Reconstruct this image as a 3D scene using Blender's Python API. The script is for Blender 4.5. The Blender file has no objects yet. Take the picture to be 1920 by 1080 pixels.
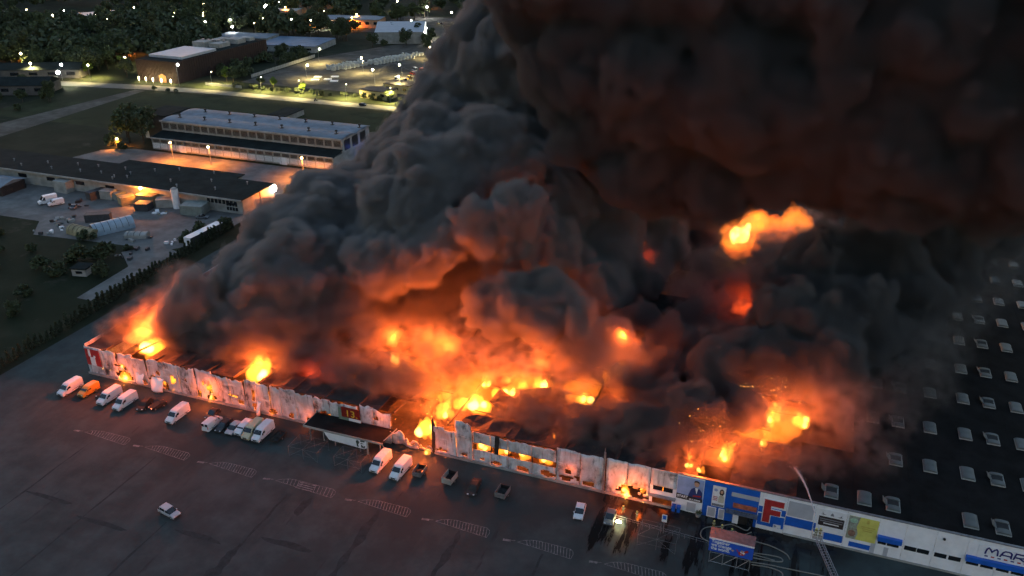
import bpy, bmesh, math, random
import numpy as np
from mathutils import Vector, Matrix, noise as mnoise
R = math.radians
SC = bpy.context.scene
COL = SC.collection
# ------------------------------------------------------------------ camera (drone, 104 m up)
PITCH = math.atan(760/1590); YAW = R(19.96)
cam_d = bpy.data.cameras.new('drone_camera'); cam = bpy.data.objects.new('drone_camera', cam_d); COL.objects.link(cam)
cam.location = (151.62, -127.22, 104.0)
cam.rotation_euler = (math.pi/2 - PITCH, 0, YAW)
cam_d.sensor_width = 36; cam_d.lens = 36*1590/1920; cam_d.clip_end = 6000; cam_d.clip_start = 0.5
SC.camera = cam
# ------------------------------------------------------------------ dusk sky, faint sun just above the horizon behind the wood
SUN_EL, SUN_AZ = R(0.5), R(-50)       # azimuth from +Y, negative = towards -X
wd = bpy.data.worlds.new('World'); SC.world = wd; wd.use_nodes = True
nt = wd.node_tree; bg = nt.nodes['Background']
sky = nt.nodes.new('ShaderNodeTexSky'); sky.sky_type = 'NISHITA'; sky.sun_disc = False
sky.sun_elevation = SUN_EL; sky.sun_rotation = SUN_AZ; sky.air_density = 1.2; sky.dust_density = 1.0; sky.ozone_density = 1.9
nt.links.new(sky.outputs[0], bg.inputs[0]); bg.inputs[1].default_value = 0.185
sd = bpy.data.lights.new('sun', 'SUN'); sd.energy = 0.006; sd.angle = R(15); sd.color = (1, .82, .66)
so = bpy.data.objects.new('sun', sd); COL.objects.link(so)
sdir = Vector((math.sin(SUN_AZ)*math.cos(SUN_EL+.1), math.cos(SUN_AZ)*math.cos(SUN_EL+.1), math.sin(SUN_EL+.1)))
so.rotation_euler = sdir.to_track_quat('Z', 'Y').to_euler(); so.location = sdir*500
vs = SC.view_settings; vs.view_transform = 'Standard'; vs.look = 'None'; vs.exposure = 3.0; vs.gamma = 1.0
cy = SC.cycles
cy.max_bounces = 6; cy.diffuse_bounces = 2; cy.glossy_bounces = 2; cy.transmission_bounces = 3; cy.volume_bounces = 1
cy.transparent_max_bounces = 64; cy.use_denoising = True; cy.use_adaptive_sampling = True; cy.adaptive_threshold = .08; cy.adaptive_min_samples = 24; cy.use_light_tree = True
cy.sample_clamp_indirect = 4; cy.caustics_reflective = False; cy.caustics_refractive = False
# ------------------------------------------------------------------ helpers
random.seed(7)
def tag(o, label=None, cat=None, group=None, kind=None):
    if label: o['label'] = label
    if cat: o['category'] = cat
    if group: o['group'] = group
    if kind: o['kind'] = kind
    return o
def thing(name, label, cat, loc=(0,0,0), rz=0.0, group=None):
    o = bpy.data.objects.new(name, None); COL.objects.link(o); o.empty_display_size = .5
    o.location = loc; o.rotation_euler = (0,0,rz); return tag(o, label, cat, group)
def link(name, me, parent=None, loc=(0,0,0), rot=(0,0,0), scale=(1,1,1)):
    o = bpy.data.objects.new(name, me); COL.objects.link(o); o.parent = parent
    o.location = loc; o.rotation_euler = rot; o.scale = scale; return o
def copy_tree(o, parent=None):
    c = o.copy(); COL.objects.link(c); c.parent = parent
    for ch in list(o.children): copy_tree(ch, c)
    return c
class MB:
    """collects faces; one mesh"""
    def __init__(s): s.v = []; s.f = []; s.m = []
    def add(s, V, F, m=0, M=None):
        b = len(s.v)
        s.v += [tuple(M @ Vector(p)) if M is not None else tuple(p) for p in V]
        s.f += [tuple(i+b for i in f) for f in F]; s.m += [m]*len(F); return s
    def box(s, x0, x1, y0, y1, z0, z1, m=0, M=None):
        V = [(x,y,z) for z in (z0,z1) for y in (y0,y1) for x in (x0,x1)]
        return s.add(V, [(0,2,3,1),(4,5,7,6),(0,1,5,4),(2,6,7,3),(0,4,6,2),(1,3,7,5)], m, M)
    def prism(s, poly, a0, a1, axis='z', m=0, M=None):
        """poly in the two other axes, extruded along axis"""
        n = len(poly)
        def p(u, v, w): return {'z':(u,v,w), 'x':(w,u,v), 'y':(u,w,v)}[axis]
        V = [p(u,v,a0) for u,v in poly]+[p(u,v,a1) for u,v in poly]
        F = [(i,(i+1)%n,(i+1)%n+n,i+n) for i in range(n)]+[tuple(range(n))[::-1], tuple(range(n,2*n))]
        return s.add(V, F, m, M)
    def cyl(s, c, r, h, n=10, r2=None, axis='z', m=0, M=None):
        r2 = r if r2 is None else r2; x,y,z = c; V = []
        for k,(rr,hh) in enumerate(((r,0),(r2,h))):
            for i in range(n):
                a = 2*math.pi*i/n; u,w = rr*math.cos(a), rr*math.sin(a)
                V.append({'z':(x+u,y+w,z+hh),'x':(x+hh,y+u,z+w),'y':(x+u,y+hh,z+w)}[axis])
        F = [(i,(i+1)%n,(i+1)%n+n,i+n) for i in range(n)]+[tuple(range(n))[::-1], tuple(range(n,2*n))]
        return s.add(V, F, m, M)
    def tube(s, pts, r, n=6, m=0, r2=None):
        pts = [Vector(p) for p in pts]; V = []; N = len(pts)
        for i,p in enumerate(pts):
            t = (pts[min(i+1,N-1)]-pts[max(i-1,0)]).normalized()
            a = t.cross(Vector((0,0,1))) if abs(t.z) < .95 else t.cross(Vector((1,0,0)))
            a.normalize(); b = t.cross(a)
            rr = r if r2 is None else r+(r2-r)*i/max(1,N-1)
            for k in range(n):
                th = 2*math.pi*k/n; V.append(p+a*rr*math.cos(th)+b*rr*math.sin(th))
        F = [(i*n+k, i*n+(k+1)%n, (i+1)*n+(k+1)%n, (i+1)*n+k) for i in range(N-1) for k in range(n)]
        F += [tuple(range(n))[::-1], tuple(range((N-1)*n, N*n))]
        return s.add(V, F, m)
    def sheet(s, poly, z, m=0):
        return s.add([(x,y,z) for x,y in poly], [tuple(range(len(poly)))], m)
    def mesh(s, name, mats, smooth=False):
        me = bpy.data.meshes.new(name); me.from_pydata([tuple(p) for p in s.v], [], s.f)
        for m in (mats if isinstance(mats,(list,tuple)) else [mats]): me.materials.append(m)
        if len(set(s.m)) > 1: me.polygons.foreach_set('material_index', s.m)
        if smooth: me.polygons.foreach_set('use_smooth', [True]*len(me.polygons))
        me.update(); return me
    def build(s, name, mats, parent=None, smooth=False, **k): return link(name, s.mesh(name, mats, smooth), parent, **k)
def mat(name, col, rough=.8, var=.25, scale=1.0, metal=0.0, bump=0.0, col2=None, thr=None, coord='Object', emit=None, estr=0.0, spec=None, detail=5):
    m = bpy.data.materials.new(name); m.use_nodes = True; nt = m.node_tree; b = nt.nodes['Principled BSDF']
    b.inputs['Roughness'].default_value = rough; b.inputs['Metallic'].default_value = metal
    if spec is not None: b.inputs['Specular IOR Level'].default_value = spec
    tc = nt.nodes.new('ShaderNodeTexCoord'); n = nt.nodes.new('ShaderNodeTexNoise')
    n.inputs['Scale'].default_value = scale; n.inputs['Detail'].default_value = detail; n.inputs['Roughness'].default_value = .62
    nt.links.new(tc.outputs[coord], n.inputs['Vector'])
    r = nt.nodes.new('ShaderNodeValToRGB'); c2 = col2 or tuple(c*(1-var) for c in col)
    lo, hi = thr or (.35,.65)
    r.color_ramp.elements[0].position = lo; r.color_ramp.elements[1].position = hi
    r.color_ramp.elements[0].color = (*c2,1); r.color_ramp.elements[1].color = (*(tuple(min(1,c*(1+var*.5)) for c in col) if not col2 else col),1)
    nt.links.new(n.outputs[0], r.inputs[0]); nt.links.new(r.outputs[0], b.inputs['Base Color'])
    if bump:
        bp = nt.nodes.new('ShaderNodeBump'); bp.inputs['Strength'].default_value = bump; bp.inputs['Distance'].default_value = .2
        n2 = nt.nodes.new('ShaderNodeTexNoise'); n2.inputs['Scale'].default_value = scale*6; nt.links.new(tc.outputs[coord], n2.inputs['Vector'])
        nt.links.new(n2.outputs[0], bp.inputs['Height']); nt.links.new(bp.outputs[0], b.inputs['Normal'])
    if emit: b.inputs['Emission Color'].default_value = (*emit,1); b.inputs['Emission Strength'].default_value = estr
    return m
def multi(m, specs, coord='Object'):
    """lay further noise patches over a material: (colour, scale, lo, hi, stretch xyz)"""
    nt = m.node_tree; b = nt.nodes['Principled BSDF']; tc = nt.nodes.new('ShaderNodeTexCoord')
    for col, sc, lo, hi, st in specs:
        mp = nt.nodes.new('ShaderNodeMapping'); mp.inputs['Scale'].default_value = st; nt.links.new(tc.outputs[coord], mp.inputs['Vector'])
        n = nt.nodes.new('ShaderNodeTexNoise'); n.inputs['Scale'].default_value = sc; n.inputs['Detail'].default_value = 6; n.inputs['Roughness'].default_value = .65
        nt.links.new(mp.outputs[0], n.inputs['Vector'])
        mr = nt.nodes.new('ShaderNodeMapRange'); mr.inputs['From Min'].default_value = lo; mr.inputs['From Max'].default_value = hi; nt.links.new(n.outputs[0], mr.inputs['Value'])
        mx = nt.nodes.new('ShaderNodeMix'); mx.data_type = 'RGBA'
        src = b.inputs['Base Color'].links[0].from_socket
        nt.links.new(mr.outputs[0], mx.inputs[0]); nt.links.new(src, mx.inputs[6]); mx.inputs[7].default_value = (*col,1)
        nt.links.new(mx.outputs[2], b.inputs['Base Color'])
    return m
def emat(name, col, strength):
    m = bpy.data.materials.new(name); m.use_nodes = True; nt = m.node_tree; nt.nodes.clear()
    o = nt.nodes.new('ShaderNodeOutputMaterial'); e = nt.nodes.new('ShaderNodeEmission'); e.inputs[0].default_value = (*col,1); e.inputs[1].default_value = strength
    nt.links.new(e.outputs[0], o.inputs[0]); return m
def lamp_light(parent, loc, energy, col, size=.3, spot=None, name='lamp_light', rot=(0,0,0)):
    l = bpy.data.lights.new(name, 'SPOT' if spot else 'POINT'); l.energy = energy; l.color = col; l.shadow_soft_size = size
    if spot: l.spot_size = spot; l.spot_blend = .5
    o = bpy.data.objects.new(name, l); COL.objects.link(o); o.parent = parent; o.location = loc; o.rotation_euler = rot; return o
def text_mesh(s, size, width=None, ext=.03, bold=.02):
    cu = bpy.data.curves.new('lettering', 'FONT'); cu.body = s; cu.size = size; cu.extrude = ext; cu.align_x = 'LEFT'; cu.offset = bold
    o = bpy.data.objects.new('lettering', cu); COL.objects.link(o)
    dg = bpy.context.evaluated_depsgraph_get(); me = bpy.data.meshes.new_from_object(o.evaluated_get(dg)); bpy.data.objects.remove(o)
    if width:
        xs = [v.co.x for v in me.vertices]; k = width/(max(xs)-min(xs)); x0 = min(xs)
        for v in me.vertices: v.co.x = (v.co.x-x0)*k
    return me
# shared materials
M = {}
M['asphalt'] = multi(mat('asphalt', (.045,.058,.058), .9, .3, .15, spec=.2, bump=.15, coord='Object'),
    [((.034,.04,.04), .03, .52, .62, (1,1,1)), ((.064,.07,.068), .06, .55, .75, (1,.3,1)), ((.028,.028,.03), .4, .62, .72, (1,.15,1))])
M['soil'] = multi(mat('field_soil', (.03,.033,.02), 1.0, .5, .05, bump=.3, spec=.1), [((.014,.02,.01), .02, .4, .6, (1,1,1)), ((.055,.05,.036), .09, .6, .72, (1,1,1))])
M['grass'] = multi(mat('grass', (.032,.04,.018), 1.0, .4, .12, bump=.3, spec=.1), [((.02,.025,.011), .03, .45, .65, (1,1,1))])
M['concrete'] = multi(mat('concrete', (.13,.13,.125), .9, .3, .2, bump=.1), [((.07,.07,.068), .06, .5, .65, (1,1,1))])
M['road'] = mat('road_asphalt', (.1,.098,.09), .8, .25, .2)
M['paint'] = mat('worn_white_paint', (.15,.15,.148), .85, .6, 1.2)
M['white'] = multi(mat('white_cladding', (.8,.8,.82), .5, .1, .4), [((.62,.62,.61), .5, .55, .8, (1,1,.15))])
M['blue'] = mat('blue_cladding', (.012,.11,.5), .45, .15, .5)
M['black'] = mat('black_rubber', (.02,.02,.02), .8, .2, 3)
M['glass'] = mat('dark_glass', (.015,.018,.022), .08, .1, 1, spec=.8)
M['dimsteel'] = mat('weathered_steel', (.13,.13,.135), .6, .3, 1.5, metal=.3)
M['steel'] = mat('galvanised_steel', (.3,.3,.31), .45, .3, 1.5, metal=.6)
M['soot'] = multi(mat('charred_metal', (.02,.018,.017), .8, .5, .5, bump=.2), [((.06,.035,.022), .8, .55, .7, (1,1,1))])
M['burnt'] = multi(mat('heat_bleached_panel', (.62,.62,.65), .6, .2, .35, bump=.15),
    [((.4,.39,.4), .5, .42, .62, (1,1,.35)), ((.05,.046,.045), .3, .53, .66, (1,1,.6)), ((.17,.14,.125), 1.0, .64, .74, (1,1,.5)), ((.1,.095,.095), .9, .58, .68, (2.2,1,.12)), ((.75,.75,.77), .6, .58, .7, (.4,1,1.6))])
M['bitumen'] = multi(mat('bitumen_roof', (.012,.012,.012), .95, .4, .3, bump=.1, spec=.1), [((.018,.017,.017), .08, .5, .7, (1,1,1))])
M['brick'] = mat('brick', (.2,.1,.07), .9, .35, 1.5)
M['foliage'] = mat('foliage_dark', (.045,.062,.024), .8, .5, .5)
M['foliage2'] = mat('foliage_mid', (.06,.08,.026), .8, .5, .5)
M['lime'] = mat('lamplit_leaf_tint', (.13,.19,.02), .7, .4, .5)  # lamplight painted into a brighter leaf colour for trees near lamps
M['thuja'] = mat('hedge_foliage', (.03,.045,.02), .85, .5, 1.0)
M['bark'] = mat('bark', (.06,.045,.03), .95, .4, 2)
M['dkroof'] = multi(mat('dark_felt_roof', (.018,.024,.024), 1.0, .3, .25, spec=.05), [((.026,.032,.03), .1, .5, .7, (1,1,1))])
M['tin'] = multi(mat('pale_tin_roof', (.17,.21,.25), .8, .2, .3, spec=.2), [((.11,.13,.15), .2, .5, .75, (.3,1,1))])
M['render'] = mat('grey_render', (.3,.3,.28), .9, .3, .3)
SODIUM = (1,.25,.025); WARM = (1,.72,.3); COOL = (.85,.95,1.0); LIME = (1,.78,.3)
M['lampS'] = emat('sodium_lamp_glow', (1,.55,.15), 14); M['lampW'] = emat('white_lamp_glow', (1,.97,.9), 14); M['lampY'] = emat('yellow_lamp_glow', (1,.85,.45), 12)
# ------------------------------------------------------------------ smoke: billows grown as spheres on spheres, meshed by surface nets, filled with an even volume
def surface_nets(F, org, h):
    S = F < 0
    nx, ny, nz = F.shape
    c = np.zeros((nx-1, ny-1, nz-1), np.int8)
    for i in (0,1):
        for j in (0,1):
            for k in (0,1): c += S[i:nx-1+i, j:ny-1+j, k:nz-1+k]
    act = np.argwhere((c > 0) & (c < 8)); del c
    idx = -np.ones((nx-1, ny-1, nz-1), np.int32); idx[act[:,0],act[:,1],act[:,2]] = np.arange(len(act))
    corners = [(i,j,k) for i in (0,1) for j in (0,1) for k in (0,1)]
    P = np.zeros((len(act),3)); N = np.zeros(len(act))
    val = {q: F[act[:,0]+q[0], act[:,1]+q[1], act[:,2]+q[2]] for q in corners}
    for a in corners:
        for ax in range(3):
            if a[ax] == 0:
                b = list(a); b[ax] = 1; b = tuple(b)
                va, vb = val[a], val[b]; m = (va < 0) != (vb < 0)
                t = np.where(m, va/np.where(m, va-vb, 1), 0)
                p = np.array(a, float)[None] + t[:,None]*(np.array(b)-np.array(a))[None]
                P += p*m[:,None]; N += m
    V = (act + P/N[:,None])*h + np.array(org)
    quads = []
    for ax in range(3):
        u, v = (ax+1) % 3, (ax+2) % 3
        s0 = [slice(1, n-1) for n in F.shape]; s1 = list(s0)
        s0[ax] = slice(0, F.shape[ax]-1); s1[ax] = slice(1, F.shape[ax])
        a, b = S[tuple(s0)], S[tuple(s1)]
        e = np.argwhere(a != b); off = np.array([1,1,1]); off[ax] = 0; e = e + off
        flip = S[e[:,0],e[:,1],e[:,2]]
        def cell(du, dv):
            q = e.copy(); q[:,u] -= du; q[:,v] -= dv; return idx[q[:,0],q[:,1],q[:,2]]
        Q = np.stack([cell(1,1), cell(0,1), cell(0,0), cell(1,0)], 1)
        Q[~flip] = Q[~flip][:, ::-1]
        quads.append(Q)
    Q = np.concatenate(quads); Q = Q[(Q >= 0).all(1)]
    return V, Q
def mesh_np(name, V, Q, smooth=True):
    me = bpy.data.meshes.new(name)
    me.vertices.add(len(V)); me.vertices.foreach_set('co', np.ascontiguousarray(V, np.float32).ravel())
    me.loops.add(Q.size); me.loops.foreach_set('vertex_index', np.ascontiguousarray(Q, np.int32).ravel())
    me.polygons.add(len(Q)); me.polygons.foreach_set('loop_start', np.arange(0, Q.size, Q.shape[1], dtype=np.int32))
    if smooth: me.polygons.foreach_set('use_smooth', np.ones(len(Q), bool))
    me.update(calc_edges=True); me.validate(); return me
def grow(lobes, levels, rng):
    """children on the outside of each lobe: (how many, radius lo, hi, sink); those buried in other lobes are dropped"""
    allv = np.array(lobes, float); cur = allv
    for cnt, lo, hi, sink in levels:
        n = len(cur); d = rng.normal(size=(n*cnt,3)); d /= np.linalg.norm(d,axis=1)[:,None]
        par = np.repeat(cur, cnt, 0); rr = par[:,3]*rng.uniform(lo, hi, n*cnt)
        p = par[:,:3] + d*(par[:,3]-rr*sink)[:,None]
        best = np.full(len(p), 1e9)
        for i in range(0, len(allv), 64):
            a = allv[i:i+64]; best = np.minimum(best, (np.sqrt(((p[:,None]-a[None,:,:3])**2).sum(2))-a[None,:,3]).min(1))
        keep = best > -rr*.95; cur = np.column_stack([p, rr])[keep]; allv = np.concatenate([allv, cur])
    return allv
def value_noise(n, h, period, rng):
    """smooth random field on the grid, one value lattice cubic-smoothed"""
    dims = [int(m*h/period)+3 for m in n]; T = rng.uniform(-1,1,dims).astype(np.float32)
    for ax_ in range(3):
        t = np.arange(n[ax_])*h/period; i = t.astype(int); f = (t-i).astype(np.float32); f = f*f*(3-2*f)
        a = np.take(T, i, ax_); b = np.take(T, i+1, ax_); sh = [1,1,1]; sh[ax_] = -1; f = f.reshape(sh); T = a*(1-f)+b*f
    return T
def smoke_mesh(name, lobes, levels, h, k, seed, zfloor=None, pad=3.0, amp=0.0, ns=1.0, shells=None):
    rng = np.random.default_rng(seed)
    L = grow(lobes, levels, rng)
    lo = (L[:,:3]-L[:,3:]).min(0) - pad; hi = (L[:,:3]+L[:,3:]).max(0) + pad
    if zfloor is not None: lo[2] = max(lo[2], zfloor-2*h)
    n = np.ceil((hi-lo)/h).astype(int)+1
    F = np.full(n, 4.0, np.float32)
    ax = [lo[i]+h*np.arange(n[i]) for i in range(3)]
    for x,y,z,r in L[np.argsort(-L[:,3])]:
        m = r + min(2.5, .5*r+2*h); kk = min(k, r*.35)
        s = [slice(max(0,int((c-m-lo[i])/h)), max(0,min(n[i], int((c+m-lo[i])/h)+2))) for i,c in enumerate((x,y,z))]
        gx, gy, gz = ax[0][s[0]][:,None,None]-x, ax[1][s[1]][None,:,None]-y, ax[2][s[2]][None,None,:]-z
        d = np.sqrt(gx*gx+gy*gy+gz*gz)-r
        g = F[tuple(s)]
        hh = np.clip(.5+.5*(g-d)/kk, 0, 1)
        F[tuple(s)] = g*(1-hh)+d*hh - kk*hh*(1-hh)
    if amp:
        F += (amp*1.1)*value_noise(n, h, 9.0*ns, rng); F += (amp*1.35)*(.4-np.abs(value_noise(n, h, 4.2*ns, rng)))*1.0; F += (amp*.85)*(.36-np.abs(value_noise(n, h, max(2.0*ns,2.5*h), rng)))
    if zfloor is not None: F = np.maximum(F, (zfloor-ax[2])[None,None,:].astype(np.float32))
    for q in range(3):
        s = [slice(None)]*3; s[q] = 0; F[tuple(s)] = 1.0; s[q] = -1; F[tuple(s)] = 1.0
    if shells:      # nested skins: (offset outwards, erosion, grid stride)
        out = []
        for off, er, st in shells:
            G = F-off+(er*np.abs(value_noise(n, h, 5.0, rng)) + .6*er*np.abs(value_noise(n, h, 2.4, rng)) if er else 0)
            if zfloor is not None: G = np.maximum(G, (zfloor-ax[2])[None,None,:].astype(np.float32))
            G = G[::st,::st,::st].copy()
            for q in range(3):
                s = [slice(None)]*3; s[q] = 0; G[tuple(s)] = 1.0; s[q] = -1; G[tuple(s)] = 1.0
            V, Q = surface_nets(G, lo, h*st); out.append(mesh_np(name, V, Q))
        return out
    V, Q = surface_nets(F, lo, h)
    return mesh_np(name, V, Q)
def smoke_material(name, color, density, aniso=0.0):
    m = bpy.data.materials.new(name); m.use_nodes = True; nt = m.node_tree; nt.nodes.clear()
    o = nt.nodes.new('ShaderNodeOutputMaterial'); v = nt.nodes.new('ShaderNodeVolumePrincipled')
    v.inputs['Color'].default_value = (*color, 1); v.inputs['Density'].default_value = density; v.inputs['Anisotropy'].default_value = aniso
    v.inputs['Density Attribute'].default_value = ''; v.inputs['Temperature Attribute'].default_value = ''
    nt.links.new(v.outputs[0], o.inputs['Volume']); return m
# ------------------------------------------------------------------ fire and smoke settings
FS, FE = .24, 80.0           # flame brightness, fire light scale (W)
LV_A = [(34,.28,.5,.5),(10,.3,.5,.4),(5,.35,.5,.35)]; LV_B = [(44,.24,.45,.5),(9,.3,.5,.4),(4,.35,.5,.35)]; LV_C = [(30,.28,.5,.5),(8,.3,.5,.4),(4,.35,.5,.35)]; LV_E = [(14,.3,.55,.5)]
SD = (1.2,.65,1.1,.052); SCOL = ((.31,.307,.303),(.135,.14,.142),(.17,.17,.17),(.6,.55,.5))
LOBES_A = [ (18.5,8.0,13.4,4.0),(23.1,12.0,19.1,5.2),(20.4,10.0,16.2,4.4),(11.2,6.0,7.5,2.8),(6.0,5.0,4.8,2.0),(29.9,25.0,15.8,8.8),(26.1,28.0,19.5,6.4),(28.1,40.0,20.7,9.6),(34.3,55.0,24.9,10.4),(40.6,25.0,17.5,11.2),(35.6,70.0,25.4,9.6),(36.8,45.0,21.5,12.8),(47.6,80.0,32.2,12.8),(54.2,88.0,40.0,10.4),(61.2,65.0,35.2,14.4),(61.5,45.0,29.2,12.0),(52.8,95.0,39.6,14.4),(73.1,65.0,36.5,14.4),(68.6,42.0,29.9,9.6),(68.2,50.0,39.2,11.2),(39.7,30.0,18.0,11.2),(48.4,35.0,17.2,11.2),(65.2,29.0,25.1,6.4),(72.8,30.0,27.2,5.6),(79.1,31.0,31.6,5.6),(86.0,33.0,35.5,6.4),(93.6,36.0,39.8,6.4),(59.1,30.0,25.1,5.6),(91.1,36.0,33.9,5.6),(87.7,28.0,19.9,4.8),(95.3,28.0,21.2,6.4),(103.1,30.0,21.6,6.4),(109.7,28.0,21.1,4.8),(100.9,26.0,19.3,4.8),(92.3,26.0,17.7,4.0),(89.4,60.0,18.7,12.8),(98.1,80.0,11.9,17.6),(106.3,95.0,15.2,16.0),(117.8,100.0,-7.1,14.4),(103.7,60.0,9.1,9.6),(84.2,75.0,27.3,14.4),(91.5,90.0,30.9,16.0),(55.3,110.0,53.9,14.4),(63.1,112.0,63.2,16.0),(62.3,105.0,44.4,14.4),(71.9,110.0,71.3,16.0),(53.8,105.0,46.9,9.6),(73.8,100.0,58.4,16.0),(77.3,95.0,40.3,16.0) ]
LOBES_B = [ (95.8,66.0,73.1,11.2),(99.6,62.0,68.0,12.8),(103.9,62.0,55.0,11.2),(97.3,62.0,61.9,9.6),(114.4,62.0,48.4,12.0),(106.8,64.0,62.2,14.4),(123.9,60.0,41.8,8.0),(117.7,60.0,41.7,7.2),(133.2,60.0,44.7,10.4),(131.1,60.0,42.0,6.4),(144.2,60.0,49.0,9.6),(155.0,60.0,50.7,8.8),(164.8,60.0,49.4,8.8),(118.6,64.0,67.7,19.2),(136.2,64.0,65.5,20.8),(153.0,64.0,63.3,20.8),(169.6,62.0,57.3,17.6),(180.0,60.0,54.4,13.6),(187.8,60.0,54.1,12.8),(166.6,66.0,74.7,24.0),(181.8,66.0,71.5,24.0),(193.8,62.0,61.7,17.6),(194.1,66.0,78.3,24.0),(97.9,70.0,86.6,20.8),(115.8,70.0,89.3,24.0),(132.1,72.0,93.8,27.2),(153.2,72.0,94.2,27.2),(172.8,72.0,94.6,27.2),(190.7,70.0,95.0,27.2) ]
LOBES_C = [ (159.5,70.0,19.5,10.6),(171.0,75.0,21.9,10.6),(182.4,85.0,26.5,10.6),(192.3,95.0,28.3,9.7),(165.9,55.0,16.6,9.7),(155.0,45.0,17.0,9.7),(150.5,62.0,17.4,7.9),(161.0,36.0,15.2,7.0),(147.5,34.0,13.6,7.0),(140.7,28.0,13.1,6.2),(131.6,20.0,8.2,5.3),(127.8,12.0,8.5,4.0),(137.5,15.0,11.4,5.3),(133.7,9.0,8.2,3.5),(154.1,34.0,12.4,7.0),(147.1,20.0,11.6,4.4),(124.0,24.0,9.3,4.4),(170.6,55.0,14.8,7.0),(176.9,64.0,18.2,7.0),(186.5,78.0,20.3,7.0),(118.7,55.0,5.2,7.0),(128.2,45.0,7.9,7.0),(129.5,60.0,6.1,6.2),(112.6,70.0,5.9,7.9),(128.2,32.0,8.2,5.3),(133.4,36.0,7.0,4.4),(114.5,45.0,5.2,5.3),(122.8,36.0,6.1,5.3),(42.3,60.0,-1.3,7.9),(54.6,62.0,-0.1,7.9),(66.0,62.0,5.0,7.9),(41.0,45.0,0.7,6.2),(72.2,66.0,7.4,7.9),(66.6,50.0,1.3,5.3),(56.2,46.0,0.6,5.3),(82.9,62.0,9.3,7.0),(114.4,105.0,4.1,8.8),(120.3,115.0,7.9,7.9),(116.3,90.0,-2.7,7.9),(124.7,110.0,3.6,4.4) ]
LOBES_D = [ (45.0,20.0,9.4,8.0),(35.0,18.0,11.4,7.0),(29.6,15.0,10.5,6.0),(114.4,34.0,12.4,6.0),(114.4,34.0,12.4,6.0) ]
LOBES_G = [ (123.9,10.0,10.2,4.0),(115.7,9.0,7.6,3.4),(107.7,6.0,7.7,3.0),(139.3,6.0,6.7,3.0),(135.8,4.0,6.0,2.5),(62.8,9.0,9.1,3.0),(71.0,8.0,7.4,3.2),(54.5,14.0,9.4,4.0),(28.6,10.0,8.7,4.0),(43.2,10.0,10.1,4.0),(51.4,10.0,8.9,3.5),(112.3,24.0,14.7,5.0),(116.8,20.0,13.9,4.0),(110.0,20.0,12.6,3.5),(21.8,8.0,3.9,3.0),(30.2,7.0,4.7,3.0),(35.3,6.0,4.9,2.5),(51.0,6.0,6.7,3.0),(59.1,6.0,7.1,3.0),(65.7,6.0,7.1,3.0),(72.6,5.0,6.6,2.5),(51.2,10.0,7.5,4.0),(59.4,10.0,7.8,4.0),(102.1,6.0,4.5,2.6),(110.0,6.0,5.4,3.0),(116.8,5.0,6.5,3.0),(124.0,6.0,6.4,3.4),(129.5,5.0,6.2,3.0),(117.6,10.0,6.8,4.0),(126.2,10.0,6.7,4.0),(104.1,10.0,6.2,3.2),(17.2,10.0,4.3,3.5),(24.8,12.0,4.7,4.0),(110.3,12.0,7.0,3.5),(67.9,9.0,8.1,3.0),(133.1,8.0,5.0,4.0),(137.6,10.0,7.2,4.0),(140.9,14.0,9.1,5.0),(130.7,14.0,6.7,5.0),(88.3,14.0,10.2,3.0),(103.0,20.0,11.1,3.5),(4.7,4.0,5.1,2.2),(0.1,6.0,3.9,2.0),(78.1,9.0,8.3,3.0),(62.9,40.0,11.5,7.0),(70.8,42.0,14.8,7.0),(77.1,44.0,17.8,6.0),(70.6,36.0,11.8,6.0),(63.1,34.0,11.4,5.0),(70.2,9.0,3.9,2.6),(77.4,13.0,8.5,3.4),(87.9,15.0,10.8,3.4),(105.7,12.0,9.2,2.6),(95.3,18.0,10.7,3.4),(80.7,20.0,12.0,4.5),(107.0,26.0,13.9,4.5),(52.5,18.0,13.9,5.0),(58.6,22.0,15.7,5.0),(66.2,18.0,14.3,4.0),(48.2,16.0,14.1,4.0),(132.0,85.0,11.7,6.0),(138.8,75.0,11.0,5.0),(142.8,85.0,13.4,6.0),(136.5,62.0,10.8,5.0),(130.3,70.0,8.9,6.0),(146.6,85.0,15.5,5.0),(146.4,72.0,15.1,6.0),(134.6,116.0,6.1,4.0),(143.6,116.0,8.2,4.5),(152.4,122.0,8.0,4.0),(144.4,45.0,12.4,5.0),(137.5,45.0,11.0,5.0),(151.6,90.0,15.7,5.0) ]
LOBES_K = [ (194.5,80.0,20.7,7.0),(186.0,66.0,17.5,7.0),(176.9,50.0,14.6,7.0),(170.9,42.0,11.3,6.0),(167.2,32.0,8.7,6.0),(173.1,30.0,8.8,6.0),(165.5,20.0,7.3,5.0),(170.8,14.0,9.2,4.0),(179.3,42.0,10.5,6.0),(161.8,9.0,8.0,3.5),(198.9,95.0,24.9,8.0),(182.3,52.0,14.6,6.0),(154.8,5.0,6.7,2.5),(151.3,4.0,5.9,2.0),(147.5,4.0,5.5,3.0),(150.9,6.0,7.3,3.5),(155.5,6.0,7.9,3.5),(157.9,9.0,9.4,4.0),(137.7,108.0,13.0,3.5),(147.7,112.0,13.7,3.5),(157.4,112.0,16.6,3.5),(144.1,105.0,11.8,4.0) ]
LOBES_G += [ (2.5,12.0,9.0,3.5),(3.0,20.0,10.0,4.0),(4.0,30.0,11.5,5.0),(6.0,6.0,10.0,2.6),(3.0,6.5,9.4,3.0),(8.0,9.0,10.3,3.4),(18.0,6.5,10.3,3.0),(23.0,9.0,9.4,3.4),(28.0,11.5,10.3,3.8),(33.0,6.5,9.4,3.0),(38.0,9.0,10.3,3.4),(53.0,9.0,9.4,3.4),(58.0,11.5,10.3,3.8),(63.0,6.5,9.4,3.0),(68.0,9.0,10.3,3.4),(73.0,11.5,9.4,3.8),(78.0,6.5,10.3,3.0),(83.0,9.0,9.4,3.4) ]
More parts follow.
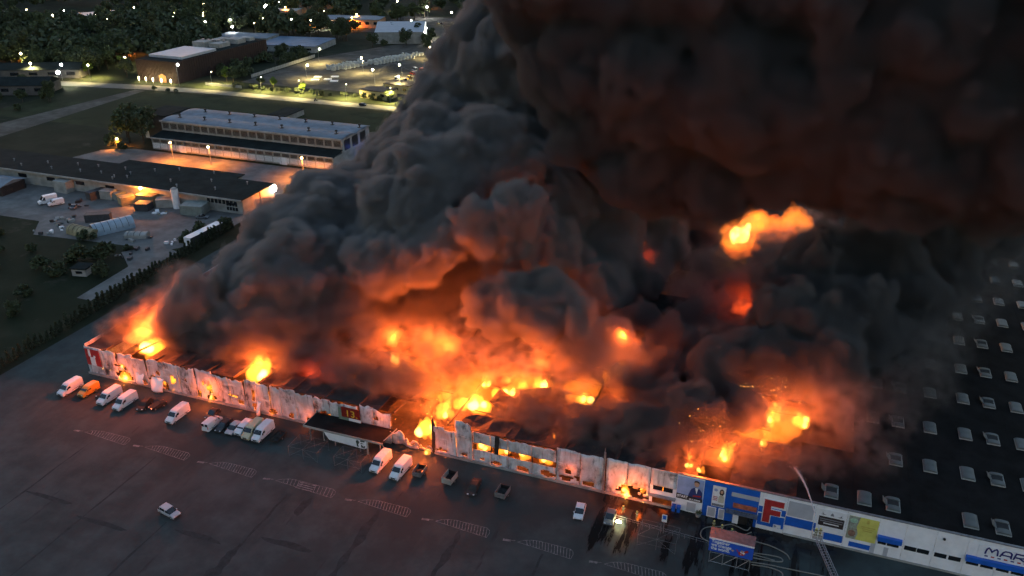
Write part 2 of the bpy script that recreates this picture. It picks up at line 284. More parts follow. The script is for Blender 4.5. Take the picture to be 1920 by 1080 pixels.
LOBES_E = [ (62.1,10.0,8.4,4.0),(66.7,14.0,11.2,5.0),(74.0,18.0,13.1,6.0),(82.9,18.0,13.5,6.0),(75.3,10.0,11.1,4.0),(92.4,16.0,12.5,5.0),(92.0,8.0,9.3,4.0),(99.2,14.0,13.7,5.0),(106.6,16.0,14.1,5.0),(114.0,14.0,13.0,4.5),(120.2,20.0,14.6,5.0),(122.1,26.0,15.5,5.0),(84.3,12.0,10.5,5.0),(90.6,3.0,6.9,3.5),(83.3,6.0,7.3,4.0),(90.5,24.0,13.1,6.0),(102.3,22.0,13.8,6.0),(112.9,26.0,15.0,6.0),(151.4,16.0,11.5,4.5),(157.1,20.0,11.5,5.5),(162.7,22.0,12.7,5.0),(148.3,9.0,10.6,4.0),(145.3,4.0,8.5,3.2),(151.7,22.0,13.9,4.5),(160.3,28.0,14.7,4.5),(166.4,28.0,13.5,4.0),(140.0,2.5,5.8,2.2),(166.7,20.0,11.3,4.0),(149.2,16.0,13.4,3.5),(141.9,7.0,9.1,3.0),(137.5,105.0,17.3,6.0),(145.2,100.0,17.1,6.0),(151.7,104.0,19.6,6.0),(156.9,104.0,21.8,5.0),(134.6,98.0,11.6,5.0),(135.8,80.0,8.3,6.0),(135.2,66.0,5.7,5.0),(140.5,62.0,8.6,5.0),(128.5,92.0,8.3,6.0),(124.8,80.0,6.5,7.0),(116.7,76.0,10.1,6.0),(41.3,6.0,6.4,3.5),(36.5,9.0,7.9,4.0),(44.2,8.0,7.2,3.5),(40.4,12.0,9.9,4.0),(3.0,4.0,4.8,2.6),(6.4,5.0,6.3,3.2),(10.1,6.0,7.2,3.4),(15.4,9.0,13.7,5.0),(22.5,9.0,19.1,5.0),(13.1,5.0,8.3,3.5),(16.5,7.0,10.7,4.0),(9.9,3.0,6.6,2.5),(56.5,8.0,7.0,2.5),(129.5,1.5,2.5,1.8) ]
# ------------------------------------------------------------------ ground, lot, roads
M['yardgrit'] = multi(mat('yard_grit', (.11,.1,.085), .95, .35, .15, bump=.1, spec=.1), [((.06,.054,.045), .05, .45, .6, (1,1,1))])
M['road2'] = mat('car_park_asphalt', (.05,.05,.048), .9, .3, .1, spec=.1)
def struct(name, mb, m, parent=None): return tag(mb.build(name, m, parent), kind='structure')
struct('ground', MB().sheet([(-4000,-1500),(4000,-1500),(4000,5000),(-4000,5000)], 0), M['soil'])
lot = struct('parking_lot', MB().sheet([(-19,-300),(420,-300),(420,205),(-19,205)], .02), M['asphalt'])
struct('yard_pavement', MB().sheet([(-175,70),(-92,72),(-84,62),(-34,66),(-27,74),(-27,153),(-124,153),(-136,147),(-142,124),(-175,124)], .02), M['concrete'])
struct('field_grass', MB().sheet([(-240,176),(-20,176),(-20,246),(-212,246),(-240,236)], .03), M['grass'])
struct('verge_grass', MB().sheet([(-330,270),(-206,268),(-160,282),(20,278),(20,262),(-330,262)], .03), M['grass'])
struct('road', MB().sheet([(-420,216),(-206,247.5),(-160,252),(60,251),(60,259),(-160,260.5),(-208,258),(-420,226)], .05), M['road'])
struct('field_path', MB().sheet([(-196,70),(-191,70),(-200,246),(-207,246),(-216,160)], .05), M['yardgrit'])
struct('track', MB().sheet([(-34,30),(-29,30),(-29.5,66),(-40,70),(-46,60),(-36,52)], .04), M['concrete'])
struct('storage_yard', MB().sheet([(-164,283),(-20,280),(-60,470),(-120,470),(-163,365)], .05), M['yardgrit'])
struct('car_park', MB().sheet([(-190,470),(-60,472),(-60,560),(-200,560)], .06), M['road2'])
def stripe(mb, a, b, w, z=.035):
    a, b = Vector((*a,0)), Vector((*b,0)); n = Vector((-(b-a).y, (b-a).x, 0)).normalized()*w/2
    mb.add([(a-n+Vector((0,0,z))), (b-n+Vector((0,0,z))), (b+n+Vector((0,0,z))), (a+n+Vector((0,0,z)))], [(0,1,2,3)])
isl = [(17,28.2),(32.6,43.2),(48.5,59),(63.9,76.7),(81.9,92.4),(97.7,108),(113.4,123.4),(129,139.5),(144.6,155)]
for i,(x0,x1) in enumerate(isl):
    mb = MB(); yb, yf = -17.7, -20.0
    out = [(x0,-19.2),(x0+1,-18.4),(x0+2.4,-17.85),(x0+3.4,yb)]+[(x1-.9,yb),(x1-.25,yb-.4),(x1,yb-1.1),(x1-.1,yf)]
    for a,b in zip(out, out[1:]+out[:1]): stripe(mb, a, b, .1)
    n = 15
    for k in range(n):
        if i == 3 and 5 < k < 9: continue
        t = x0+1.6+(x1-x0-2.2)*k/(n-1)
        top = yb if t > x0+3 else yb-(x0+3-t)*.38
        bot = -19.2+(yf+19.2)*(t-x0)/(x1-x0)
        stripe(mb, (t-.25,top-.05), (t+.25,bot+.05), .13, .042)
    if i == 3:
        for k in range(4): stripe(mb, (x0+4.7, yb-.3-.55*k), (x0+8.3, yb-.3-.55*k), .26, .048)
    struct('painted_island', mb, M['paint'], lot)
    m2 = MB(); stripe(m2, (x0-2.4,-19.6), (x0-.5,-19.0), .1); stripe(m2, (x0-2.6,-19.5), (x0-1.2,-19.3), .5, .05)
    struct('lane_marking', m2, M['paint'], lot)
M['tar'] = mat('fresh_tar', (.041,.046,.046), 1.0, .2, .8, spec=.05); M['wet'] = mat('wet_asphalt', (.012,.012,.012), .12, .4, .6); M['light_patch'] = mat('pale_asphalt_patch', (.075,.074,.072), .9, .3, .3)
def blob(mb, cx, cy, sx, sy, z, n=22, seed=0):
    pts = []
    for k in range(n):
        a = 2*math.pi*k/n; q = 1+.35*mnoise.noise((math.cos(a)*1.7+seed, math.sin(a)*1.7, seed*1.3))
        pts.append((cx+sx*q*math.cos(a), cy+sy*q*math.sin(a)))
    mb.sheet(pts, z)
def jag(x, y0, y1, w, seed):   # ragged strip along Y
    n = 26; L = []; Rr = []
    for k in range(n+1):
        y = y0+(y1-y0)*k/n; q = w*(.6+.6*mnoise.noise((seed, k*.37, 0)))*math.sin(math.pi*min(1,(k+1.5)/(n+3)))**.4
        c = x+.35*w*mnoise.noise((seed+9, k*.2, 3)); L.append((c-q/2,y)); Rr.append((c+q/2,y))
    return L+Rr[::-1]
for s,(x,y0,y1,w) in enumerate([(37,-21,-60,.7),(52.2,-36,-70,.7),(68.4,-22,-36,.9),(68,-36,-50,3.0),(87,-20,-42,2.2),(21,-21,-50,.6),(103,-20,-34,1.6),(88.4,-13.8,-18,.7),(118.5,-20.5,-40,1.2)]):
    struct('tar_seam', MB().sheet(jag(x, y0, y1, w, s*3.1), .028), M['tar'], lot)
for s,(x,y,a,b) in enumerate([(42,-40.2,6,.5),(60,-37,5,.6),(76,-33.5,5,.7),(27,-38,5,.5),(73,-24,.9,2.5)]):
    mb = MB(); blob(mb, x, y, a, b, .03, seed=s); struct('tar_patch', mb, M['tar'], lot)
def wet_zone(m, x0, x1, y0, y1, soft):
    """water run-off: streaks along the fall of the lot inside one zone, darker and glossier"""
    nt = m.node_tree; b = nt.nodes['Principled BSDF']; tc = nt.nodes.new('ShaderNodeTexCoord'); sp = nt.nodes.new('ShaderNodeSeparateXYZ'); nt.links.new(tc.outputs['Object'], sp.inputs[0])
    def mth(op, a, c):
        q = nt.nodes.new('ShaderNodeMath'); q.operation = op
        for i,v in enumerate((a,c)):
            if isinstance(v,(int,float)): q.inputs[i].default_value = v
            else: nt.links.new(v, q.inputs[i])
        return q.outputs[0]
    def rng(sock, a, c):
        q = nt.nodes.new('ShaderNodeMapRange'); q.interpolation_type = 'SMOOTHSTEP'; q.inputs['From Min'].default_value = a; q.inputs['From Max'].default_value = c; nt.links.new(sock, q.inputs['Value']); return q.outputs[0]
    z = mth('MULTIPLY', mth('MULTIPLY', rng(sp.outputs[0], x0, x0+soft), rng(sp.outputs[0], x1, x1-soft)), rng(sp.outputs[1], y0, y0+14))
    mp = nt.nodes.new('ShaderNodeMapping'); mp.inputs['Scale'].default_value = (1,.12,1); nt.links.new(tc.outputs['Object'], mp.inputs['Vector'])
    n = nt.nodes.new('ShaderNodeTexNoise'); n.inputs['Scale'].default_value = .42; n.inputs['Detail'].default_value = 7; n.inputs['Roughness'].default_value = .68; nt.links.new(mp.outputs[0], n.inputs['Vector'])
    near = rng(sp.outputs[1], -9, -3)
    w = rng(mth('ADD', n.outputs[0], mth('MULTIPLY', mth('SUBTRACT', z, 1.0), .5)), .47, .56)
    n2 = nt.nodes.new('ShaderNodeTexNoise'); n2.inputs['Scale'].default_value = .35; n2.inputs['Detail'].default_value = 5; nt.links.new(tc.outputs['Object'], n2.inputs['Vector'])
    w = mth('MULTIPLY', mth('MAXIMUM', w, mth('MULTIPLY', mth('MULTIPLY', near, z), rng(n2.outputs[0], .3, .5))), rng(z, 0, .15))
    mx = nt.nodes.new('ShaderNodeMix'); mx.data_type = 'RGBA'; src = b.inputs['Base Color'].links[0].from_socket
    nt.links.new(w, mx.inputs[0]); nt.links.new(src, mx.inputs[6]); mx.inputs[7].default_value = (.011,.011,.011,1); nt.links.new(mx.outputs[2], b.inputs['Base Color'])
    r_ = nt.nodes.new('ShaderNodeMapRange'); r_.inputs['To Min'].default_value = b.inputs['Roughness'].default_value; r_.inputs['To Max'].default_value = .22; nt.links.new(w, r_.inputs['Value']); nt.links.new(r_.outputs[0], b.inputs['Roughness'])
wet_zone(M['asphalt'], 118, 172, -27, 0, 8)
# ------------------------------------------------------------------ the burning hall
HALL = thing('burning_hall', 'very long burning shopping hall with buckled white front wall and bubble skylights', 'building', (0,0,0), R(-.4))
rh = random.Random(3)
DEPTH, XEND = 178.0, 232.0
MB().box(.3, XEND, .3, DEPTH, .03, .12).build('floor', M['soot'], HALL)
def panel(x0, x1, top, burn=1.0, holes=(), z0=.0, lean=0.0, seed=0, m='burnt', y=0.0, tear=.0):
    """wall panel, a grid that bulges and tears where it burnt"""
    nx, nz = 8, 14; V = []; F = []
    for j in range(nz+1):
        for i in range(nx+1):
            u, w = i/nx, j/nz; x = x0+.05+(x1-x0-.1)*u
            t = top-tear*abs(mnoise.noise((x*.6, seed, 1.)))*2 if tear else top
            z = z0+(t-z0)*w
            e = math.sin(math.pi*u)**.5
            yy = y-burn*(.5*e*mnoise.noise((x*.35, z*.35, seed))+.16*mnoise.noise((x*1.1, z*.8, seed+5)))-lean*w*w
            V.append((x+.1*burn*mnoise.noise((z*.7, seed, 8.)), yy, z))
    for j in range(nz):
        for i in range(nx):
            xc, zc = x0+(x1-x0)*(i+.5)/nx, z0+(top-z0)*(j+.5)/nz
            cut = False
            for (hx,hz,rx,rz) in holes:
                if ((xc-hx)/rx)**2+((zc-hz)/rz)**2 < 1+.7*mnoise.noise((xc*1.3, zc*1.3, 4.)): cut = True
            if not cut: a = j*(nx+1)+i; F.append((a, a+1, a+nx+2, a+nx+1))
    mb = MB(); mb.add(V, F); o = mb.build('wall_panel', M[m], HALL, smooth=True)
    s = o.modifiers.new('thickness', 'SOLIDIFY'); s.thickness = .12; s.offset = 0
    return o
JL = [0,5.1,9,13.5,17.5,22.3,26.4,31,35.3,40,43.8,47.2,50.3,53,57,61.5,65.3,68.9,72.2,75.4,79.4]
HOL = [(10.6,1.6,2.4,1.3),(9.8,4.0,1.7,.5),(15.5,1.0,1.4,.8),(18.5,2.2,.8,.9),(22.0,1.2,1.1,1.3),(24.5,3.2,.7,1.3),(31.6,1.2,.7,1.0),(34.8,1.0,1.2,.8),(34.6,3.2,1.0,1.2),(33.0,4.4,.5,.4),(40.5,3.0,1.5,.3),(42.6,1.5,.8,.6),(45.9,4.2,.45,1.5),(46.3,1.4,.6,1.0),(50.6,.8,1.0,.8),(55.4,1.0,.8,.6),(60.2,1.1,.9,.7),(63.6,3.6,1.6,.5),(77.3,1.7,1.1,.6),(76,5.2,.7,.35),(20.6,4.2,.8,.6),(28.5,4.5,.5,.4)]
for k,(a,b) in enumerate(zip(JL, JL[1:])):
    panel(a, b, rh.uniform(7.3,7.85), 1.0 if k else .3, HOL, seed=k*1.7, lean=rh.uniform(-.4,.6), tear=.0 if k < 1 else .7)
    if k: MB().box(b-.09, b+.09, .16, .42, .12, 7.0).build('column', M['soot'], HALL)
for k,(a,b) in enumerate([(79.4,82.6),(82.6,85.6),(85.6,88.6)]):      # collapsed bay
    panel(a, b, (3.9,2.9,2.5)[k], 2.6, [(84,1.6,.8,.6),(87,1.5,1.0,.8)], seed=60+k, lean=1.0, tear=.9)
MB().prism([(88.6,.1),(89.3,.1),(89.4,6.5),(88.9,8.3),(88.7,7.9)], -.25, .1, 'y').build('torn_sheet', M['soot'], HALL)
HR = [(90.6,1.4,1.3,.35),(92.5,6.6,1.4,.28),(95.5,1.0,.6,.5),(99.5,1.2,.5,.3),(102.5,.9,1.1,.4),(108,1.0,1.4,.6),(113,1.3,1.5,.8),(117.3,2.9,.7,.6),(116.8,1.2,1.3,.6),(121,1.2,1.2,.7),(119,1.8,.6,.5)]
for k,(a,b) in enumerate([(88.9,93.9),(93.9,97.4)]): panel(a, b, (6.9,9.3)[k], 1.3, HR, seed=20+k, lean=(.2,.5)[k], tear=(.3,.5)[k])
for k,(a,b) in enumerate([(97.5,101.3),(101.3,104.9),(104.9,109.8),(109.8,114.7)]):     # burning window strip between two rows
    panel(a, b, 3.15-.05*k, .6, HR, seed=24+k); panel(a, b, 7.5-.1*k, .8, (), z0=4.7-.12*k, seed=34+k, tear=.5, lean=.2)
    MB().box(b-.1, b+.1, .16, .4, .12, 7.2).build('column', M['soot'], HALL)
MB().prism([(102.2,3.4),(103.0,3.4),(103.3,7.7),(102.4,7.9)], -.55, -.35, 'y').build('torn_sheet', M['soot'], HALL)
for k,(a,b) in enumerate([(114.7,119.4),(119.4,124)]): panel(a, b, 7.9-.25*k, 1.0, HR, seed=44+k, tear=.3)
MB().box(123.95, 124.3, -.5, -.22, 0, 9.4).cyl((124.1,-.36,9.4), .06, .9, 6).build('pilaster', M['steel'], HALL)
H3 = [(128.6,1.6,2.0,1.2),(131.5,2.1,1.0,.7),(130.2,.7,2.6,.5)]
for k,(a,b) in enumerate([(124.4,128.5),(128.5,132.8)]): panel(a, b, 8.0, .8, H3, seed=50+k, tear=.3)
def hang(x0, x1, z0, z1, out, seed):
    V = []; n = 7
    for j in range(n+1):
        for i in range(n+1):
            u, w = i/n, j/n; V.append((x0+(x1-x0)*u+.15*mnoise.noise((w*3,seed,0)), -.35-out*math.sin(math.pi*(1-w)*.55)*(.6+.4*math.sin(math.pi*u))-.15*mnoise.noise((u*3,w*3,seed)), z0+(z1-z0)*w))
    o = MB().add(V, [(j*(n+1)+i, j*(n+1)+i+1, (j+1)*(n+1)+i+1, (j+1)*(n+1)+i) for j in range(n) for i in range(n)]).build('hanging_sheet', M['white'], HALL, smooth=True); s = o.modifiers.new('thickness','SOLIDIFY'); s.thickness = .06
hang(14.4,16.6,.9,3.4,.9,1.); hang(18.9,22.2,.2,3.2,1.5,2.); hang(47.2,48.1,.1,3.0,1.3,3.)
# bay with red-lit windows
panel(132.8, 137.6, 7.9, .35, (), z0=4.3, seed=57); MB().box(132.8,133.35,-.06,.06,0,4.3).box(137.0,137.6,-.06,.06,0,4.3).box(133.35,137.0,-.06,.06,2.3,3.2).build('wall_panel', M['white'], HALL)
gr = mat('red_hot_glass', (.1,.02,.01), .2, .3, 1.0)
for a in (133.4,135.25):
    w = MB().box(a, a+1.75, .0, .05, 3.25, 4.25).build('window', M['glass'], HALL)
MB().box(132.6,137.7,-.9,-.02,2.2,2.34).build('canopy_shelf', M['steel'], HALL)
# intact part: white and blue cladding
def clad(x0, x1, z0, z1, m, name='wall_panel', y0=-.06, y1=.1): return MB().box(x0, x1, y0, y1, z0, z1).build(name, M[m], HALL)
for a,b in [(137.6,142.5)]: clad(a, b, 0, 8.0, 'white')
for a,b in [(142.5,147.1),(147.1,152.1)]: clad(a, b, .0, 7.95, 'blue')
xs = [152.1,156.8,161.5,166.6,171.7,175.9,180.5,185.2,189.8,194.4,199,203.7,208.4,213,217.7,222.4,227,231.7]
for k,(a,b) in enumerate(zip(xs, xs[1:])):
    clad(a, b-.04, 0, 7.95, 'white')
M['lilac'] = mat('pale_grey_cladding', (.42,.43,.47), .55, .1, .5)
clad(147.3, 152.05, 5.7, 6.6, 'lilac', 'cladding_stripe', -.11, -.065); clad(152.2, 156.7, .9, 3.4, 'blue', 'cladding_stripe', -.1, -.062)
clad(152.15, 156.75, 3.7, 5.0, 'blue', 'cladding_stripe', -.1, -.062); clad(156.85, 161.4, 2.1, 4.0, 'blue', 'cladding_stripe', -.1, -.062)
clad(163.2, 166.5, .9, 2.4, 'blue', 'cladding_stripe', -.1, -.062); clad(167.6, 171, .7, 1.7, 'blue', 'cladding_stripe', -.1, -.062); clad(161.55, 162.2, 2.0, 3.9, 'blue', 'cladding_stripe', -.1, -.062)
for a,b in [(171.8,175.6),(185.3,197)]: MB().box(a, b, -.7, -.02, 3.6, 4.5).build('awning', M['blue'], HALL)
for a in (172.0,173.45,174.7,176.15,178.1,180.75,182.9,185.55,187.7,190.0,192.2,194.4):
    w = a+1.85 if a > 175.5 else a+(1.3 if a < 174 else .6)
    f = MB().box(a-.06, w+.06, -.1, -.05, 2.55, 3.6).build('window', M['white'], HALL)
    MB().box(a, w, -.13, -.101, 2.63, 3.52).build('pane', M['glass'], f)
for a,w in ((143.4,1.6),(145.4,1.1),(139.6,1.9),(173.0,1.0)):
    d = MB().box(a, a+w, -.13, -.062, .05, 2.35).build('door', M['white'], HALL)
    MB().box(a+.15, a+w-.15, -.16, -.131, .3, 2.2).build('pane', M['lilac'], d)
# entrance: dark slab painting the shade of a recess, balcony rail, red sign band
en = MB().box(148.1, 151.6, -.14, -.062, 0, 2.7).build('entrance', M['soot'], HALL)
MB().box(148.0,149.0,-.35,-.141,0,2.6).build('door', M['white'], en); MB().box(150.6,151.5,-.5,-.141,.0,2.0).build('door', M['glass'], en)
M['fadedred'] = mat('faded_red_band', (.5,.13,.07), .6, .4, 1.5)
MB().box(147.8, 151.9, -.35, -.11, 3.5, 4.4).build('sign_band', M['fadedred'], HALL)
mb = MB()
for k in range(12): mb.box(146.9+.46*k, 146.95+.46*k, -1.0, -.96, 2.6, 3.4)
mb.box(146.7, 152.2, -1.03, -.93, 3.4, 3.46); mb.box(146.7,152.2,-1.05,-.062,2.5,2.6); mb.build('balcony_rail', M['steel'], HALL)
MB().box(-.1, 79.4, -.45, -.2, 0, .5).box(89.2, 137, -.45, -.2, 0, .5).box(156.9, XEND, -.3, -.14, 0, .35).build('plinth', M['render'], HALL)
MB().box(137.6, XEND, -.12, .35, 7.951, 8.12).build('coping', M['steel'], HALL)
MB().cyl((181.6,-.3,6.6), .22, .2, 10, axis='y').build('wall_lamp', M['soot'], HALL); MB().box(171.05,171.75,-.12,-.062,.0,2.6).build('downpipe_box', M['lilac'], HALL)
# side and back walls
for k in range(30):
    y = .2+k*5.9; MB().box(-.06, .1, y, y+5.82, 0, 7.6+rh.uniform(-.15,.1)).build('wall_panel', M['burnt'] if k < 12 else M['white'], HALL)
MB().box(0, XEND, DEPTH, DEPTH+.2, 0, 7.8).build('rear_wall', M['soot'], HALL); MB().box(XEND, XEND+.2, 0, DEPTH, 0, 7.8).build('side_wall', M['white'], HALL)
# canopy over the burnt entrance
cn = MB().box(62.1, 80.2, -5.3, -.3, 3.35, 3.65).build('canopy', M['bitumen'], HALL)
MB().box(62.0, 80.3, -5.42, -5.301, 3.25, 3.72).box(61.95,62.099,-5.42,-.2,3.25,3.7).build('fascia', M['render'], cn)
for x in (63.2,69,74.8,79.4): MB().cyl((x,-4.9,0), .14, 3.35, 8).build('canopy_post', M['steel'], cn)
MB().tube([(79.6,-5.2,3.2),(81.6,-1.5,5.0)], .1, 6).tube([(80.3,-5.3,3.2),(81.2,-5.0,0)], .08, 6).build('brace', M['render'], cn)
# roof that still stands, in sheets, over the right half, and burnt-through remains over the left
def roofsheet(x0, x1, y0, y1, z=7.55, t=.18, m='bitumen', name='roof_sheet'): return MB().box(x0, x1, y0, y1, z-t, z).build(name, M[m], HALL)
for i in range(8):
    for j in range(10):
        x0, y0 = 158+i*9.3, .42+j*17.76
        if i == 0 and j in (1,): continue
        roofsheet(x0, x0+9.28, y0, y0+17.74, 7.6)
for i in range(10):
    for j in range(1,8):
        x0, y0 = 62+i*9.6, 38+j*17.5
        if (i,j) in ((7,3),(8,3),(8,2),(6,2),(7,4)): continue
        roofsheet(x0, x0+9.58, y0, y0+17.48, 7.6)
# sagging burnt roof sheets over the left half, missing where the fires broke through
OPEN = [(13,7,5.5),(44,5,4),(70,19,4.5),(68.5,13,3),(86,2,6),(89,7,5),(94,11,5),(98.5,17,4),(104,22,4.5),(92.5,18.5,3.5),(114.5,20,4),(119.5,32,4),(152,22.5,3.5),(157.5,23.5,3.5),(145,7,2.6)]
for i in range(27):
    for j in range(7):
        x0, y0 = .4+i*5.85, .45+j*5.5
        if any((x0+2.9-a)**2+(y0+2.7-b)**2 < (c+1.5)**2 for a,b,c in OPEN) or (84 < x0 < 92 and j < 2) or x0 > 153: continue
        V = []; sg = rh.uniform(.2,1.3)
        for jj in range(4):
            for ii in range(4):
                u, w = ii/3, jj/3; V.append((x0+5.95*u, y0+5.6*w, 7.15-(sg*math.sin(math.pi*u)*math.sin(math.pi*w)) - (.0 if j == 0 and jj == 0 else .45*abs(mnoise.noise(((x0+5.95*u)*.3,(y0+5.6*w)*.3,3.))))))
        F = [(jj*4+ii, jj*4+ii+1, (jj+1)*4+ii+1, (jj+1)*4+ii) for jj in range(3) for ii in range(3)]
        o = MB().add(V, F).build('roof_sheet', M['soot'], HALL); s = o.modifiers.new('thickness','SOLIDIFY'); s.thickness = .1
# roof beams left standing over the fire, some sagging
for k,x in enumerate((6,13,20,27,34,41,48,56,64,72,80,92,104,116,126)):
    sag = rh.uniform(.3,2.6); mb = MB(); pts = [(x+rh.uniform(-.4,.4)*q, .4+52*q, 7.2-sag*math.sin(math.pi*q)) for q in np.linspace(0,1,9)]
    mb.tube(pts, .22, 5); mb.build('roof_beam', M['soot'], HALL)
for k,y in enumerate((9,18,27,36)):
    for x0,x1 in ((3,24),(30,58),(66,84),(94,120),(122,134)):
        mb = MB(); mb.tube([(x0+(x1-x0)*q, y+rh.uniform(-.3,.3), 6.9-rh.uniform(.1,1.4)) for q in np.linspace(0,1,6)], .12, 4); mb.build('roof_purlin', M['soot'], HALL)
def debris(x, y, z, sx, sy, rx, ry, rz):
    V = []; n = 5
    for j in range(n+1):
        for i in range(n+1):
            u, w = i/n-.5, j/n-.5; V.append((u*sx, w*sy, .5*mnoise.noise((x+u*3, y+w*3, 2.))))
    F = [(j*(n+1)+i, j*(n+1)+i+1, (j+1)*(n+1)+i+1, (j+1)*(n+1)+i) for j in range(n) for i in range(n)]
    o = MB().add(V, F).build('roof_wreck', M['soot'], HALL, loc=(x,y,z), rot=(R(rx),R(ry),R(rz))); s = o.modifiers.new('thickness','SOLIDIFY'); s.thickness = .15
for a in [(69,13,7.6,3,3,55,10,20),(75,13,6.6,7,3.4,24,10,12),(104,17,6.4,8,4,35,-12,5),(99,13.5,6.2,5,4,20,22,-10),(112,22,6.3,6,4,-18,10,30),(94,8,4.5,8,5,8,-4,2),(91,3,3.6,6,3,-30,5,0),(120,24,6.5,6,3,25,0,-15),(86,26,6.2,9,4,12,-14,10),(58,14,5.5,12,5,4,4,0),(42,12,5.4,14,6,-4,3,5),(26,10,5.6,12,6,4,-4,0),(132,16,6,14,7,3,2,8),(118,10,5.8,12,6,-3,4,0),(146,10,6.6,10,6,2,-3,4),(104,5,5.0,12,4,6,0,0),(70,6,5.6,14,5,5,3,0),(125,4,5.5,10,5,5,-2,0),(60,28,6.4,14,8,3,-5,10),(146,26,6.8,12,9,0,3,0),(96,30,6.2,12,8,4,6,10),(115,36,6.6,14,8,-4,3,0),(76,34,6.5,14,9,4,-4,5)]: debris(*a)
# bubble skylights: curb, ribbed vault; open ones with a lid standing up
def vault(sx, sy, h, y0=0, y1=1, n=7):
    V = []; 
    for y in (y0,y1):
        for i in range(n+1):
            a = math.pi*i/n; V.append((-sx/2*math.cos(a), (y-.5)*sy, h*math.sin(a)**.8))
    F = [(i,i+1,i+n+2,i+n+1) for i in range(n)]+[tuple(range(n+1))[::-1], tuple(range(n+1,2*n+2))]
    return V, F
M['dome'] = mat('milky_skylight_plastic', (.1,.112,.11), .5, .2, .6)
domeA = MB().add(*vault(2.2,3.5,.3)).mesh('skylight_dome', M['dome'], False)
curb = MB().box(-1.15,1.15,-1.8,1.8,0,.22).mesh('curb', M['render'])
domeB = MB().add(*vault(2.2,3.5,.3,.0,.34)).mesh('skylight_dome', M['dome']); domeC = MB().add(*vault(2.2,3.5,.3,.8,1.0)).mesh('skylight_dome', M['dome'])
lid = MB().prism([(-1.15,.25),(-1.8,.95),(-1.74,1.0),(-1.08,.3)], -.7, .9, 'y').mesh('open_lid', M['dome']); shaft = MB().box(-.9,.9,-.5,1.05,.23,.32).mesh('dark_shaft_slab', M['black'])  # black slab on the curb paints the shade inside an opened skylight
def skylight(x, y, opened):
    s = link('skylight', curb, HALL, (x,y,7.6)); 
    link('skylight_dome', domeB if opened else domeA, s, (0,0,.22))
    if opened:
        link('skylight_dome', domeC, s, (0,0,.22)); link('dark_shaft_slab', shaft, s); link('open_lid', lid, s)
for r_,y in enumerate((4.6,18.3,31.6,45.3,58.3,72.2,85.3,98,112,125,138,151,164)):
    dx = .045*y*1.4
    for c_,x in enumerate((163.4,168.8,173.4,179.2,185.4,190.2,195.2,200.6,206,211,216.5,221.5)):
        if x < 180 and r_ > 3 and c_ < 3: continue
        if (c_,r_) in ((3,0),(0,1),(0,2),(1,1)): continue
        skylight(x+dx, y, c_ in (0,2,5,8,11) or (c_,r_) == (1,9))
# H-like red sign panel at the left corner
sg = thing('wall_sign', 'faded red and white square sign on left corner of burning hall', 'sign', (0,0,0), R(-.4))
M['red'] = mat('red_sign', (.42,.03,.03), .5, .25, 1); M['signwhite'] = mat('white_sign', (.75,.75,.77), .5, .08, 1); M['navy'] = mat('navy_sign', (.02,.02,.14), .5, .1, 1)
MB().box(.35,4.4,-.42,-.3,2.7,6.9).build('board', M['red'], sg)
MB().box(1.3,1.9,-.46,-.421,5.0,6.9).box(1.6,3.0,-.46,-.421,2.7,4.9).box(2.6,3.2,-.46,-.421,4.9,5.4).build('white_shape', M['signwhite'], sg)
# ------------------------------------------------------------------ signs and banners (on the front wall, which runs at -0.4 degrees)
def wy(x): return -x*math.sin(R(.4))
def banner(name, label, cat, x0, x1, z0, z1, m, y=-.13, t=.05):
    o = thing(name, label, cat, (x0, wy(x0)+y, z0), R(-.4))
    MB().box(0, x1-x0, 0, t, 0, z1-z0).build('sheet', m, o); return o
def flat(o, poly, m, name, d=.02, k=1):
    MB().prism(poly, -d*k, -d*k+.012, 'y').build(name, m, o)
def letters(o, s, x, z, size, m, width=None, d=.03, name='lettering'):
    me = text_mesh(s, size, width, .012); me.materials.append(m); return link(name, me, o, (x,-d,z), (R(90),0,0))
def circ(cx, cz, rx, rz, n=14): return [(cx+rx*math.cos(2*math.pi*i/n), cz+rz*math.sin(2*math.pi*i/n)) for i in range(n)]
skin = mat('printed_skin', (.5,.3,.2), .6, .1, 2); suit = mat('printed_navy_suit', (.02,.04,.16), .6, .2, 2); pale = mat('printed_pale_blue', (.3,.38,.62), .6, .2, .5); hair = mat('printed_dark_hair', (.03,.02,.02), .6, .1, 2); grey = mat('printed_grey', (.2,.2,.22), .6, .2, 1)
# big red F with white outline
F0 = [(0,0),(1.2,0),(1.2,1.75),(2.9,1.75),(2.9,2.85),(1.2,2.85),(1.2,3.7),(3.3,3.7),(3.3,4.9),(0,4.9)]
o = thing('letter_sign', 'large red letter F with white outline on blue and white wall', 'sign', (153.0, wy(153)-.16, 1.85), R(-.4))
def grow_poly(p, d):
    out = []; n = len(p)
    for i in range(n):
        a, b, c = Vector(p[i-1]), Vector(p[i]), Vector(p[(i+1)%n]); e1 = (b-a).normalized(); e2 = (c-b).normalized()
        n1 = Vector((e1.y,-e1.x)); n2 = Vector((e2.y,-e2.x)); out.append(tuple(b+d*(n1+n2)))
    return out
MB().prism(grow_poly(F0, .16), -.02, .1, 'y').build('outline', M['signwhite'], o); MB().prism(F0, -.1, -.021, 'y').build('letter_face', M['red'], o)
